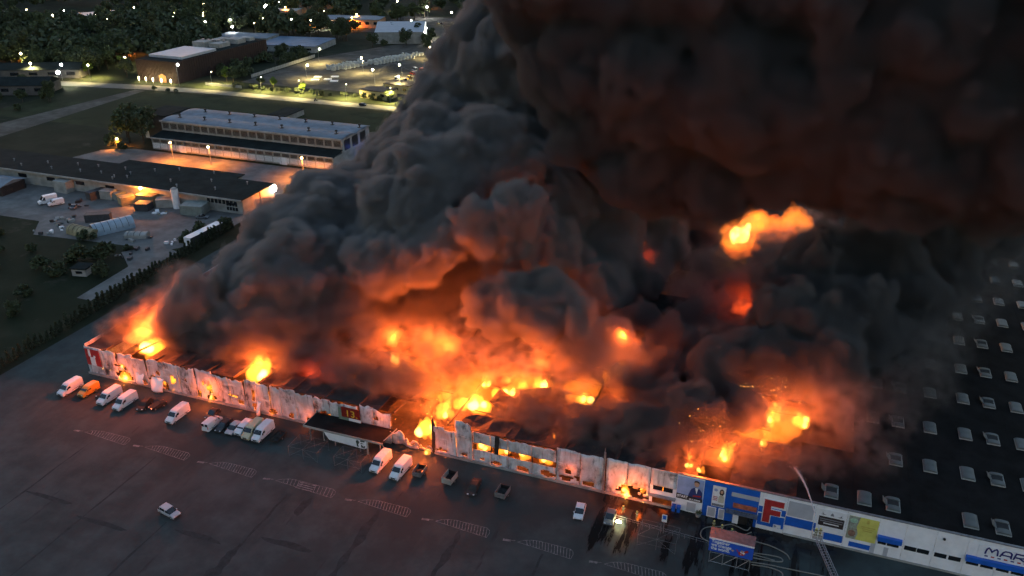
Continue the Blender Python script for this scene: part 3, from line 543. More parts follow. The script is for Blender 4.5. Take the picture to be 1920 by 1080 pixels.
# 13 sign
o = thing('number_sign', 'scorched dark red sign with yellow number 13 on burnt wall', 'sign', (68.4, wy(68)-.75, 4.4), R(-.4))
MB().box(0,4.2,0,.1,.0,2.4).build('board', mat('dark_red_sign', (.2,.015,.01), .5, .3, 1), o); letters(o, '13.', 1.3, .3, 2.2, mat('yellow_sign_paint', (.75,.45,.05), .5, .2, 1), 2.4)
o2 = thing('wall_banner', 'small green and white banner under the number 13 sign', 'banner', (67.6, wy(67)-.7, 2.4), R(-.4))
MB().box(0,2.4,0,.06,0,4.0).build('sheet', mat('grey_green_sheet', (.16,.22,.17), .7, .2, 1), o2); MB().box(2.4,5.2,0,.06,0,1.9).build('white_sheet', M['signwhite'], o2)
# poster: man in suit
o = banner('wall_poster', 'pale blue poster of a man in navy suit with red tie beside burnt bay', 'poster', 137.7, 142.4, 2.7, 7.6, pale)
flat(o, [(2.0,.3),(4.6,.3),(4.6,1.4),(4.55,2.2),(4.0,2.9),(3.2,3.1),(2.6,2.7),(2.2,1.6)], suit, 'suit'); flat(o, circ(3.45,3.85,.45,.62), skin, 'face'); flat(o, [(2.95,4.0),(3.0,4.5),(3.45,4.65),(3.9,4.4),(3.92,4.0),(3.6,4.25),(3.2,4.25)], hair, 'hair', k=1.8)
flat(o, [(3.2,3.0),(3.75,3.0),(3.55,1.7)], M['signwhite'], 'shirt', k=1.8); flat(o, [(2.9,1.0),(4.3,1.15),(4.4,1.5),(3.0,1.3)], M['red'], 'red_sash', k=1.8)
flat(o, [(0,0),(4.7,0),(4.7,.75),(0,1.15)], hair, 'caption_band', k=2.6); letters(o, 'START', .2, .35, .75, M['signwhite'], 1.9, .07); letters(o, 'DLA CIEBIE', 2.35, .2, .4, M['signwhite'], 2.0, .07)
# poster: woman
o = banner('wall_poster', 'narrow white poster of a dark-haired woman on blue wall', 'poster', 144.0, 146.3, 2.7, 7.2, M['signwhite'])
flat(o, circ(1.62,3.25,.42,.72), hair, 'hair'); flat(o, circ(1.62,3.35,.25,.36), skin, 'face', k=1.8); flat(o, [(1.1,1.0),(2.1,1.0),(2.1,2.3),(1.85,2.7),(1.4,2.7),(1.15,2.2)], mat('printed_beige_dress', (.55,.5,.4), .6, .2, 2), 'dress')
pinkm = mat('printed_pink', (.55,.2,.2), .6, .2, 2)
for k in range(3): flat(o, [(.2,2.0-.35*k),(1.0,2.0-.35*k),(1.0,2.22-.35*k),(.2,2.22-.35*k)], pinkm, 'text_line', k=2.6)
flat(o, circ(.55,3.6,.32,.32), pale, 'emblem'); flat(o, [(.1,.1),(2.2,.1),(2.2,.6),(.1,.6)], grey, 'caption_band')
# white banner with dark band
o = banner('wall_banner', 'white banner with dark text band and bird emblems above the ladder', 'banner', 161.9, 166.5, 2.45, 7.3, M['signwhite'])
flat(o, [(.25,1.35),(4.35,1.35),(4.35,3.35),(.25,3.35)], hair, 'dark_band')
for k,(x0,x1) in enumerate(((.4,4.2),(.5,4.1),(1.1,3.6))): flat(o, [(x0,2.75-.45*k),(x1,2.75-.45*k),(x1,2.95-.45*k),(x0,2.95-.45*k)], grey if k < 2 else M['signwhite'], 'text_line', k=1.9)
for cx in (.95,3.6):
    sgn = 1 if cx > 2 else -1
    flat(o, [(cx-.45*sgn,3.7),(cx,3.85),(cx+.3*sgn,4.3),(cx+.2*sgn,3.85),(cx+.5*sgn,3.75),(cx,3.65)], grey, 'bird_emblem')
flat(o, [(2.0,3.7),(2.6,3.7),(2.5,4.1),(2.3,4.35),(2.1,4.1)], grey, 'emblem')
# yellow banner
o = banner('wall_banner', 'bright yellow banner with green floral left edge on white wall', 'banner', 166.9, 171.6, 2.4, 7.2, mat('yellow_banner_sheet', (.62,.58,.13), .6, .15, .6))
flat(o, [(0,0),(1.5,0),(1.75,1.4),(1.4,2.6),(1.75,4.8),(0,4.8)], mat('printed_floral', (.35,.42,.33), .6, .5, 2.2, col2=(.2,.16,.14)), 'floral_print'); flat(o, circ(.8,3.9,.6,.5), mat('printed_mint', (.35,.55,.4), .6, .3, 2), 'leaf', k=1.8); flat(o, circ(.8,1.2,.6,.7), mat('printed_brown', (.25,.14,.1), .6, .4, 2), 'figure', k=1.8)
ylw = mat('printed_ochre', (.5,.4,.08), .6, .2, 2)
for k,(x0,x1) in enumerate(((2.0,4.3),(2.2,4.1),(2.4,3.9))): flat(o, [(x0,2.9-.4*k),(x1,2.9-.4*k),(x1,3.1-.4*k),(x0,3.1-.4*k)], ylw, 'text_line')
flat(o, circ(3.0,4.1,.25,.4), ylw, 'emblem')
banner('wall_banner', 'faint pale grey square banner between letter F and the white banner', 'banner', 157.0, 161.2, 4.3, 7.4, M['lilac'])
o = banner('wall_plate', 'small white plate low on blue wall below letter F', 'sign', 155.0, 156.3, 1.0, 1.7, M['signwhite'], y=-.17)
flat(o, circ(.3,.35,.2,.2), grey, 'emblem')
# MARY sign
o = banner('hall_name_sign', 'white sign with navy letters MARY above red and blue dashes', 'sign', 186.7, 199, 4.55, 7.1, M['signwhite'], y=-.16)
def strokes(o, pts, w, x, z, m, name='letter'):
    mb = MB(); P_ = [Vector((p[0], p[1])) for p in pts]
    L_ = []; R_ = []
    for i,p in enumerate(P_):
        d1 = (p-P_[i-1]).normalized() if i else (P_[1]-p).normalized(); d2 = (P_[i+1]-p).normalized() if i < len(P_)-1 else d1
        t = (d1+d2).normalized(); n_ = Vector((-t.y,t.x)); k_ = w/2/max(.55, n_.dot(Vector((-d1.y,d1.x)))); L_.append(p+n_*k_); R_.append(p-n_*k_)
    V = [(x+q.x,-.06,z+q.y) for q in L_+R_]+[(x+q.x,-.01,z+q.y) for q in L_+R_]; n = len(P_); F = []
    for i in range(n-1): F += [(i,i+1,n+i+1,n+i),(2*n+i,3*n+i,3*n+i+1,2*n+i+1),(i,2*n+i,2*n+i+1,i+1),(n+i,n+i+1,3*n+i+1,3*n+i)]
    F += [(0,n,3*n,2*n),(n-1,3*n-1,4*n-1,2*n-1)]
    return MB().add(V,F).build(name, m, o)
for x,gl in ((1.1,[[(0,0),(.12,1.0),(.35,1.25),(.62,1.05),(.9,.55),(1.2,1.05),(1.48,1.25),(1.7,1.0),(1.8,0)]]),(3.25,[[(0,0),(.3,.95),(.6,1.25),(1.3,1.25),(1.55,1.0),(1.6,0)],[(.2,.45),(1.5,.45)]]),(5.2,[[(0,0),(.2,1.25),(1.35,1.25),(1.55,.95),(1.35,.6),(.25,.5)],[(.8,.5),(1.6,0)]]),(7.1,[[(0,1.25),(.75,.6),(.8,0)],[(.75,.6),(1.6,1.25)]])):
    for st in gl: strokes(o, st, .24, x, 1.0, M['navy'])
for k in range(9): flat(o, [(1.1+.95*k,.45),(1.6+.95*k,.45),(1.6+.95*k,.7),(1.1+.95*k,.7)], M['navy'] if k%2 == 0 else M['red'], 'dash')
# white banner under the canopy
o = thing('canopy_banner', 'long white banner with dark ink drawing hung under canopy', 'banner', (66.5,-5.75,.45), R(-.4))
MB().prism([(.2,2.8),(.5,2.2),(1.3,1.0),(9.4,.7),(10.0,1.1),(10.0,2.9),(.3,2.9)], 0, .06, 'y').build('sheet', M['signwhite'], o)
MB().prism([(0,.4),(.2,.4),(.2,2.9),(0,2.9)], -.01, .08, 'y').build('frame_post', M['render'], o); MB().prism([(10.0,-.4),(10.35,-.4),(10.35,2.9),(10.0,2.9)], -.01, .08, 'y').build('frame_post', M['render'], o)
ink = mat('printed_ink', (.03,.05,.045), .6, .3, 2)
for pl in ([(7.8,1.0),(8.2,.9),(8.1,1.6),(8.5,2.2),(7.9,2.7),(7.6,2.2)],[(8.7,1.0),(9.5,.9),(9.7,1.6),(9.3,1.3),(8.8,1.7)],[(8.6,2.3),(9.6,2.4),(9.7,2.8),(8.7,2.7)],[(8.5,1.8),(9.4,1.9),(8.9,2.1)]): flat(o, pl, ink, 'ink_drawing')
flat(o, [(.2,2.8),(.5,2.2),(1.3,1.0),(.2,.9)], M['black'], 'black_corner')
# billboard on a steel frame
o = thing('billboard', 'blue billboard reading Together we change the world on steel trestle', 'billboard', (145.2,-12.6,0))
bb = mat('blue_billboard', (.02,.09,.5), .5, .15, .6)
MB().box(0,7.2,-.1,.1,2.6,5.3).build('board', bb, o); MB().box(-.1,7.3,-.14,2.5,5.301,5.5).build('top_deck', M['dimsteel'], o); MB().box(-.05,7.25,-.2,-.141,5.2,5.5).build('edge_strip', M['signwhite'], o)
for k,s in enumerate(('Together','we change','the world.')): letters(o, s, .35, 4.5-.72*k, .88, M['signwhite'], (3.0,3.3,3.1)[k], .13)
rr = random.Random(9)
for k in range(22):
    x, z, q = rr.gauss(5.4,.75), rr.gauss(3.75,.45), rr.uniform(.12,.42); x = min(6.9,max(3.9,x)); z = min(4.9,max(3.0,z))
    flat(o, [(x-q,z-q*.3),(x+q*.2,z-q*.8),(x+q,z+q*.1),(x+q*.1,z+q*.7)], (M['red'],M['signwhite'],skin,M['red'])[k%4], 'collage_shape', d=.113+.003*k)
for x in (.3,2.5,4.8,6.9):
    MB().box(x-.06,x+.06,-.06,.06,0,2.6).box(x-.06,x+.06,2.2,2.32,0,5.3).build('post', M['steel'], o)
mb = MB()
for x0,x1 in ((.3,2.5),(2.5,4.8),(4.8,6.9)): mb.tube([(x0,0,.1),(x1,0,2.55)], .05, 4).tube([(x0,2.26,2.5),(x1,2.26,.1)], .05, 4)
mb.tube([(.3,0,.25),(6.9,0,.25)], .05, 4).tube([(.3,2.26,.25),(6.9,2.26,.25)], .05, 4); mb.build('brace', M['steel'], o)
# open steel trolley shelters
def shelter(x, y, sx, sy, label):
    o = thing('trolley_shelter', label, 'shelter', (x,y,0), 0, 'steel trolley shelters on the lot')
    for a in (0,.5,1):
        for b in (0,1): MB().box(a*sx-.03,a*sx+.03,b*sy-.03,b*sy+.03,0,2.4).build('post', M['dimsteel'], o)
    mb = MB()
    for b in (0,1): mb.tube([(0,b*sy,2.4),(sx,b*sy,2.4)], .03, 4).tube([(0,b*sy,.9),(sx,b*sy,.9)], .02, 4)
    for a in (0,.5,1): mb.tube([(a*sx,0,2.4),(a*sx,sy,2.4)], .03, 4)
    mb.tube([(0,0,2.4),(sx*.5,sy,2.4)], .03, 4).tube([(sx*.5,0,2.4),(sx,sy,2.4)], .03, 4).tube([(0,0,.1),(sx*.5,0,2.4),(sx,0,.1)], .03, 4); mb.build('rail', M['dimsteel'], o)
shelter(133.2,-12.9,6.6,4.2,'bare steel trolley shelter on wet asphalt near the billboard'); shelter(62.0,-11.6,6.6,4.2,'bare steel trolley shelter in front of the burnt canopy, left one'); shelter(72.3,-11.4,6.0,3.6,'bare steel trolley shelter beside the white vans, right of canopy banner')
o = thing('parking_sign', 'small white and blue sign on thin post on wet asphalt', 'sign', (136.9,-8.3,0))
MB().cyl((0,0,0),.05,3.2,6).build('post', M['steel'], o); MB().box(-.45,.45,-.06,.0,2.6,4.2).build('plate', M['signwhite'], o); MB().box(-.3,.3,-.08,-.061,3.2,4.0).build('symbol', M['blue'], o)
o = thing('site_fence', 'low wire fence line crossing the wet asphalt to the billboard', 'fence', (126,-7.6,0), R(-3.5))
for k in range(10): MB().cyl((k*2.1,0,0), .03, 1.1, 5).build('post', M['steel'], o)
MB().tube([(0,0,1.08),(18.9,0,1.08)], .03, 4).tube([(0,0,.6),(18.9,0,.6)], .02, 4).build('rail', M['steel'], o)
for k,(x,c,l) in enumerate(((137.5,M['blue'],'blue wheelie bin against white wall, left of the pair'),(138.4,M['blue'],'blue wheelie bin against white wall, right of the pair'))):
    o = thing('waste_bin', l, 'bin', (x,-1.6,0), R(8*k), 'blue bins by the wall')
    MB().prism([(-.28,0),(.28,0),(.34,1.15),(-.34,1.15)], -.35, .35, 'y').build('body', c, o); MB().box(-.38,.38,-.4,.4,1.151,1.24).build('lid', c, o)
    for s in (-1,1): MB().cyl((s*.3-.04,.36,.12),.12,.08,8,axis='x').build('wheel', M['black'], o)
o = thing('planter', 'small round green planter by the blue wall corner', 'planter', (142.0,-1.7,0)); MB().cyl((0,0,0),.4,.6,10,.55).build('pot', M['render'], o)
mb = MB()
for k in range(60): 
    a = rr.uniform(0,6.28); q = rr.uniform(.1,.55); z = .6+rr.uniform(0,.5); mb.add([(q*math.cos(a),q*math.sin(a),z),(q*math.cos(a)+.2,q*math.sin(a),z+.1),(q*math.cos(a)+.1,q*math.sin(a)+.2,z+.2)],[(0,1,2)])
mb.build('foliage', M['foliage2'], o)
# ------------------------------------------------------------------ vehicles (built nose towards +x of their own frame, wheels on z = 0)
def carpaint(name, col, rough=.3): return mat(name, col, rough, .08, 2)
CP = {k: carpaint('paint_'+k, c) for k,c in dict(white=(.66,.67,.7), cream=(.5,.43,.28), silver=(.4,.41,.43), black=(.015,.015,.017), grey=(.13,.135,.14), orange=(.55,.26,.04), yellow=(.55,.42,.08), red=(.3,.03,.02)).items()}
M['headlamp'] = mat('headlamp_glass', (.55,.56,.58), .15, .05, 2); M['tail'] = mat('tail_lamp_red', (.3,.01,.01), .3, .1, 2); M['plastic'] = mat('dark_plastic', (.03,.03,.032), .6, .2, 3)
wheel_me = MB().cyl((0,-.12,0), .34, .24, 14, axis='y').mesh('wheel', M['black'], False); rim_me = MB().cyl((0,-.13,0), .2, .26, 10, axis='y').mesh('rim', M['steel'])
def wheels(o, xs, hw, r=.34):
    for x in xs:
        for s in (-1,1):
            w = link('wheel', wheel_me, o, (x,s*(hw-.12),r), (0,0,0), (r/.34,1,r/.34)); link('rim', rim_me, w)
def loft(prof, hw, m, name, o, bev=.12, tuck=0.0, zt=1.0):
    """side profile (x,z) swept across the width, with rounded shoulders; tuck narrows the upper part above zt"""
    ys = [-hw, -hw+bev*.35, -hw+bev, hw-bev, hw-bev*.35, hw]; cx = sum(p[0] for p in prof)/len(prof); zb = min(p[1] for p in prof); V = []; n = len(prof)
    for k,y in enumerate(ys):
        e = (bev if k in (0,5) else bev*.28 if k in (1,4) else 0)
        for (x,z) in prof:
            zz = z - (e if z > zb+.5 else 0); xx = x-(e*.8 if x > cx+.5 else (-e*.6 if x < cx-.5 else 0))
            q = 1-tuck*max(0,(z-zt)); V.append((xx, y*q, zz))
    F = [(k*n+i, k*n+(i+1)%n, (k+1)*n+(i+1)%n, (k+1)*n+i) for k in range(5) for i in range(n)]+[tuple(range(n))[::-1], tuple(range(5*n,6*n))]
    return MB().add(V, F).build(name, m, o, smooth=False)
def van(label, x, y, rz, paint, L=5.9, H=2.5, hw=.96, burnt=False, group='vans parked along the burning front'):
    o = thing('delivery_van', label, 'van', (x,y,.02), rz, group); P_ = M['soot'] if burnt else CP[paint]; h = L/2
    loft([(-h,.38),(-h,1.3),(-h+.08,H-.08),(-h+.5,H),(h-2.35,H),(h-1.95,H-.12),(h-1.05,1.52),(h-.25,1.2),(h-.04,.98),(h,.45)], hw, P_, 'body', o, .14, .05, 1.2)
    # windscreen set on the raked face
    a, b = Vector((h-1.86,0,H-.26)), Vector((h-1.06,0,1.56)); nrm = Vector(((a.z-b.z),0,(b.x-a.x))).normalized()*.035
    V = [(a.x+nrm.x,-hw*.78,a.z+nrm.z),(a.x+nrm.x,hw*.78,a.z+nrm.z),(b.x+nrm.x,hw*.88,b.z+nrm.z),(b.x+nrm.x,-hw*.88,b.z+nrm.z)]; V += [(p[0]-nrm.x*1.6,p[1],p[2]-nrm.z*1.6) for p in V]
    MB().add(V, [(0,3,2,1),(4,5,6,7),(0,1,5,4),(1,2,6,5),(2,3,7,6),(3,0,4,7)]).build('windscreen', M['glass'], o)
    for s in (-1,1):
        MB().prism([(h-2.45,1.5),(h-1.3,1.5),(h-1.95,H-.5),(h-2.45,H-.5)], s*hw*.955-.02, s*hw*.955+.02, 'y').build('side_window', M['glass'], o)
        m_ = MB().box(h-1.55,h-1.4,s*(hw+.02),s*(hw+.26),1.45,1.85).build('wing_mirror', M['plastic'], o)
        MB().box(h-.2,h-.02,s*hw*.62-.16,s*hw*.62+.16,.82,1.04).build('headlight', M['headlamp'], o)
        MB().box(-h-.02,-h+.05,s*hw*.85-.07,s*hw*.85+.07,.9,1.5).build('tail_light', M['tail'], o)
        MB().box(-h-.03,-h+.02,s*.45-.3,s*.45+.3,1.5,2.1).build('rear_window', M['glass'], o)
        MB().box(-h+.6,h-2.6,s*hw-.015,s*hw+.015,.75,.82).build('side_trim', M['plastic'], o)
    MB().box(h-.12,h+.06,-hw*.92,hw*.92,.32,.62).build('bumper', M['plastic'], o); MB().box(h-.06,h+.02,-.45,.45,.7,.95).build('grille', M['plastic'], o)
    wheels(o, (h-1.0, -h+1.35), hw); return o
def car(label, x, y, rz, paint, kind='hatch', L=4.2, H=1.5, hw=.87, burnt=False, cat='car', group='cars standing on the lot', name='parked_car'):
    o = thing(name, label, cat, (x,y,.02), rz, group); P_ = M['soot'] if burnt else CP[paint]; h = L/2
    loft([(-h,.32),(-h+.02,.78),(-h+.25,.92),(h-1.25,.92),(h-.25,.76),(h-.02,.62),(h,.34)], hw, P_, 'body', o, .1)
    back = {'hatch':[(-h+.12,.88),(-h+.55,H-.1),(-h+.9,H)], 'wagon':[(-h+.1,.88),(-h+.4,H-.1),(-h+.7,H)], 'sedan':[(-h+.75,.88),(-h+1.35,H-.08),(-h+1.7,H)]}[kind]
    cab = back+[(h-2.0,H),(h-1.75,H-.07),(h-1.0,.9)]
    loft(cab, hw*.93, M['glass'] if not burnt else M['soot'], 'cabin_glass', o, .1, .14, .9)
    loft([(back[1][0]+.05,H-.09),(back[2][0],H+.015),(h-2.0,H+.015),(h-1.78,H-.08)], hw*.86, P_, 'roof', o, .08)
    for s in (-1,1):
        mb = MB()
        for xx in (back[0][0]+.5,-.1): mb.box(xx-.05,xx+.05,s*hw*.885-.025,s*hw*.885+.02,.9,H-.1)
        mb.build('door_pillar', P_, o); MB().box(h-.16,h-.0,s*hw*.66-.16,s*hw*.66+.16,.58,.72).build('headlight', M['headlamp'], o)
        MB().box(-h-.015,-h+.1,s*hw*.74-.12,s*hw*.74+.12,.62,.86).build('tail_light', M['tail'], o); MB().box(h-1.35,h-1.2,s*hw*.98,s*(hw+.16),.88,1.02).build('wing_mirror', P_, o)
    MB().box(h-.1,h+.05,-hw*.85,hw*.85,.3,.5).build('bumper', M['plastic'], o); wheels(o, (h-.8,-h+.78), hw, .31); return o
def trailer(label, x, y, rz, wall, L=3.2, W=1.9, H=.9, burnt=True):
    o = thing('burnt_trailer', label, 'trailer', (x,y,.02), rz, 'burnt trailers on the lot'); hw = W/2; h = L/2
    MB().box(-h,h,-hw,hw,.45,.55).build('bed', M['soot'], o)
    for s in (-1,1): MB().box(-h,h,s*hw-.03,s*hw+.03,.551,.55+H).build('side_board', wall, o)
    MB().box(h-.03,h+.03,-hw-.03,hw+.03,.45,.55+H).build('front_board', wall, o); MB().box(-h-.03,-h+.03,-hw-.03,hw+.03,.45,.55+H*.8).build('tail_board', M['soot'], o)
    mb = MB(); 
    for k in range(7): mb.box(-.3,.3,-.25,.25,-.1,.12, M=Matrix.Translation((random.uniform(-h*.7,h*.7),random.uniform(-hw*.6,hw*.6),.7))@Matrix.Rotation(random.uniform(0,3),4,'Z')@Matrix.Rotation(random.uniform(-.6,.6),4,'X'))
    mb.build('charred_load', M['soot'], o); MB().tube([(h,0,.5),(h+1.1,0,.45)], .06, 5).build('drawbar', M['soot'], o); wheels(o, (0,), hw+.1, .3); return o
S = -math.pi/2   # nose towards the camera side
van('white high-roof van glowing orange, leftmost in the row by burning wall', 2.0,-7.9,S+R(-3),'white')
van('orange-yellow delivery van beside the leftmost white van', 6.6,-7.2,S+R(-3),'orange',L=4.9,H=2.2,hw=.92)
car('burnt-out dark car wreck right of the orange-yellow van', 10.2,-6.3,S+R(4),'grey',burnt=True,L=4.0)
van('white high-roof van with greenish windscreen, third van from the left', 13.0,-7.7,S+R(-3),'white')
van('white high-roof van with pink-lit side next to a black wreck', 17.8,-8.2,S+R(-2),'white')
car('crumpled black car wreck right of the pink-lit van', 22.2,-7.2,S+R(12),'black',burnt=True,L=4.3)
car('flattened grey car wreck with debris behind the black wreck', 25.0,-6.4,S+R(-20),'grey',burnt=True,L=3.6,H=1.1)
van('white high-roof van standing alone mid-row', 32.0,-8.3,S+R(-1),'white')
van('white van parked tail-first showing two rear windows', 41.0,-8.3,-S,'white',L=4.9,H=2.15,hw=.92)
car('small black car hidden behind the tail-first white van', 38.6,-5.2,S,'black',L=3.6)
car('black estate car between the tail-first van and silver car', 43.6,-7.9,S,'black','wagon',L=4.5)
car('silver estate car next to the black estate car', 46.2,-8.0,S,'silver','wagon',L=4.3)
van('small white van squeezed between silver car and beige van', 48.3,-7.6,S,'white',L=4.6,H=1.95,hw=.9)
van('beige high-roof van beside the right-end white van', 50.7,-7.7,S,'cream',L=5.8)
van('white high-roof van with lilac side, right end of the long row', 53.1,-7.6,S,'white',L=5.9)
trailer('low charred trailer frame right of the lilac-lit van', 56.6,-7.4,S,M['soot'],3.6,1.9,.3)
van('white high-roof van left of two in front of collapsed wall', 80.9,-8.3,S+R(-3),'white')
van('white high-roof van right of two, beside grey open trailer', 85.6,-8.9,S+R(-4),'white')
trailer('grey open trailer beside the right white van', 89.2,-8.0,S,M['steel'],2.8,1.8,.9)
trailer('charred open box trailer left of burnt pickup', 95.6,-8.0,S+R(-4),M['render'],2.9,2.0,1.2)
car('burnt black pickup wreck between two open trailers', 100.9,-8.6,S+R(6),'black',burnt=True,L=4.8,kind='sedan')
trailer('open trailer with pale front board right of burnt pickup', 106.6,-8.4,S+R(-4),M['steel'],2.8,2.0,1.0)
car('white hatchback standing alone before the lilac-lit wall', 121.6,-8.4,S+R(6),'white',L=4.2)
car('dark-roofed car with white bumper beside wet streaks', 127.2,-8.0,S+R(2),'grey',L=4.1)
car('silver estate car alone in the empty lot', 51.3,-34.0,R(-12),'silver','wagon',L=4.4)
# ------------------------------------------------------------------ trees
def crown_mesh(name, m, H, rad, z0, clumps, per, leaf, seed, cone=False):
    rg = np.random.default_rng(seed); P = []; 
    for c in range(clumps):
        if cone:
            t = (c+.5)/clumps; z = z0+(H-z0)*t; q = rad*(1-t)**.7*.75; a = rg.uniform(0,6.28); cc = np.array((q*.5*math.cos(a), q*.5*math.sin(a), z)); cr = max(.25, rad*(1-.75*t)*.8)
        else:
            d = rg.normal(size=3); d /= np.linalg.norm(d); q = rg.uniform(.35,.78)
            cc = np.array((d[0]*rad*q, d[1]*rad*q, (z0+H)/2+d[2]*(H-z0)/2*q)); cr = rad*rg.uniform(.28,.46)
        d = rg.normal(size=(per,3)); d /= np.linalg.norm(d,axis=1)[:,None]
        P.append(cc+d*cr*rg.uniform(.6,1.05,(per,1)))
    P = np.concatenate(P); n = len(P)
    a = rg.normal(size=(n,3)); a /= np.linalg.norm(a,axis=1)[:,None]; b = np.cross(a, rg.normal(size=(n,3))); b /= np.linalg.norm(b,axis=1)[:,None]
    s = leaf*rg.uniform(.6,1.3,(n,1)); V = np.stack([P-a*s-b*s*.6, P+a*s-b*s*.6, P+a*s*.7+b*s*.7, P-a*s*.7+b*s*.7], 1).reshape(-1,3)
    me = mesh_np(name, V, np.arange(4*n).reshape(-1,4), False); me.materials.append(m); return me
def trunk_mesh(name, H, r, seed, limbs=5):
    rg = random.Random(seed); mb = MB(); mb.tube([(0,0,-.2),(rg.uniform(-.15,.15),0,H*.3),(rg.uniform(-.3,.3),rg.uniform(-.3,.3),H*.75)], r, 7, r2=r*.35)
    for k in range(limbs):
        a = rg.uniform(0,6.28); z = H*rg.uniform(.3,.6); q = H*rg.uniform(.2,.32); mb.tube([(0,0,z),(q*.5*math.cos(a),q*.5*math.sin(a),z+q*.5),(q*math.cos(a),q*math.sin(a),z+q*.9)], r*.4, 5, r2=r*.1)
    return mb.mesh(name, M['bark'])
TREES = []
for k in range(5):
    H = (11,13,9,15,12)[k]; rad = (4.6,5.2,3.8,4.8,5.6)[k]
    TREES.append((crown_mesh('crown', M['foliage'] if k%2 else M['foliage2'], H, rad, H*.22, 16, 95, .42, 100+k), trunk_mesh('trunk', H, .28, k)))
BUSH = [crown_mesh('foliage', M['foliage'], 2.2, 1.7, .1, 9, 60, .2, 200+k) for k in range(3)]
THUJA = [crown_mesh('foliage', M['thuja'], 3.6, .95, .1, 12, 34, .17, 220+k, True) for k in range(4)]
stem_me = MB().cyl((0,0,-.1), .07, 1.2, 6, .04).mesh('stem', M['bark'])
rt = random.Random(5)
def tree(x, y, s=1.0, label='', group=None, k=None, name='tree', m=None):
    k = rt.randrange(5) if k is None else k; o = thing(name, label, 'tree', (x,y,0), rt.uniform(0,6.28), group)
    sc = (s,s,s*rt.uniform(.9,1.15)); cm = TREES[k][0]
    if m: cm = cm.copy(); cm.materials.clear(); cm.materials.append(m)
    link('crown', cm, o, scale=sc); link('trunk', TREES[k][1], o, scale=sc); return o
def bush(x, y, s, label, group=None, k=None, name='bush'):
    k = rt.randrange(3) if k is None else k; o = thing(name, label, 'bush', (x,y,0), rt.uniform(0,6.28), group); link('foliage', BUSH[k], o, scale=(s,s,s*rt.uniform(.8,1.2))); link('stem', stem_me, o); return o
# hedge of thujas along the side road
for k in range(72):
    y = -32+k*1.7; x = -21.6-.052*(y+5)+rt.uniform(-.25,.25)
    o = thing('hedge_tree', 'slim dark thuja in the hedge row along the side road', 'tree', (x,y,0), rt.uniform(0,6.28), 'thujas in the hedge row')
    s = rt.uniform(.8,1.15); link('foliage', THUJA[k%4], o, scale=(s,s,s*rt.uniform(.85,1.2))); link('stem', stem_me, o)
# bushes on the dark field
for k in range(60):
    x, y = rt.uniform(-150,-30), rt.uniform(-10,66)
    if x > -36 and y > 25: continue
    bush(x, y, rt.uniform(.7,1.9), 'low dark bush scattered on the rough field', 'bushes on the rough field')
bush(-54,50,2.6,'large round dark bush beside the small garage on the field'); bush(-47,54,2.2,'dark bush behind the small garage, right of the large round one')
for x,y,s,l in ((-33,74,1.7,'dark bush at the near end of the long white trailer'),(-31,80,2.1,'dark bush left of the long white trailer, farther up'),(-27,86,1.8,'dark bush at the far end of the long white trailer'),(-24.5,122,1.7,'round bush at the lit corner of dark-roofed building')): bush(x,y,s,l)
# ------------------------------------------------------------------ dark-roofed long workshop
W = thing('workshop_building', 'long low workshop with dark felt roof and small roof vents', 'building')
MB().box(-166,-30.5,101,119,0,5.4).box(-99,-47,119,124,0,5.4).build('wall', M['render'], W)
MB().prism([(-167,99.6),(-29.6,99.6),(-29.6,119.3),(-46,119.3),(-46,124.6),(-100,124.6),(-100,119.3),(-167,119.3)], 5.401, 5.75).build('roof', M['dkroof'], W)
MB().box(-167.1,-29.5,99.3,99.599,5.2,5.8).build('fascia', M['render'], W)
M['orangewall'] = mat('lamp_tinted_wall', (.42,.28,.2), .9, .25, .4)  # orange of the lamplight is painted into this wall colour
MB().box(-30.49,-30.1,101,110.5,0,5.3).box(-30.49,-29.9,111,119,0,5.3).build('end_wall', M['orangewall'], W)
vent_me = MB().cyl((0,0,0),.2,.9,8).cyl((0,0,.9),.42,.25,8,.1).mesh('roof_vent', M['steel'])
for x,y in ((-148,104),(-141,108),(-133,104),(-126,110),(-119,105),(-113,112),(-106,106),(-104,113),(-97,107),(-92,114),(-89,105),(-86,110),(-88,103),(-84,106),(-80,116),(-66,108),(-60,104),(-52,113),(-45,106),(-38,115),(-72,120),(-57,121)): link('roof_vent', vent_me, W, (x,y,5.75))
for k in range(8):
    x = -45+k*1.6; f = MB().box(x,x+1.2,100.9,100.99,3.0,4.6).build('window', M['glass'], W)
for k in range(2): 
    for j in range(4):
        x = -37+j*1.2; MB().box(x,x+.9,100.88,100.97,1.0+1.6*k,2.2+1.6*k).build('window', M['glass'], W)
for x in (-150,-132,-118,-104,-90): MB().box(x,x+4,100.9,100.99,2.6,4.0).build('window', M['glass'], W)
MB().box(-111,-105,97,100.9,0,4.4).build('lean_to', M['render'], W)
# ------------------------------------------------------------------ industrial hall with clerestory
I = thing('factory_hall', 'two-level factory hall with pale rippled roof and rows of tall windows', 'building')
X0, X1 = -116, -27
MB().box(X0,X1,155.6,163,0,3.0).box(X0,X1,155.9,163,3.0,4.9).build('lower_wall', M['render'], I); MB().box(X0,X1,163,186,0,10.6).build('upper_wall', M['render'], I)
MB().prism([(155.2,4.9),(163.0,6.2),(163.0,6.5),(155.2,5.25)], X0-.3, X1+.3, 'x').build('lower_roof', M['dkroof'], I); MB().box(X0-.3,X1+.3,154.9,155.199,4.8,5.4).build('lower_fascia', M['render'], I)
n = 60; V = []
for i in range(n+1):
    x = X0-.4+(X1-X0+.8)*i/n
    for j in range(13):
        y = 162.4+24*j/12; V.append((x,y,10.65+.75*abs(math.sin(math.pi*j/6))))
Fq = [(i*13+j,(i+1)*13+j,(i+1)*13+j+1,i*13+j+1) for i in range(n) for j in range(12)]
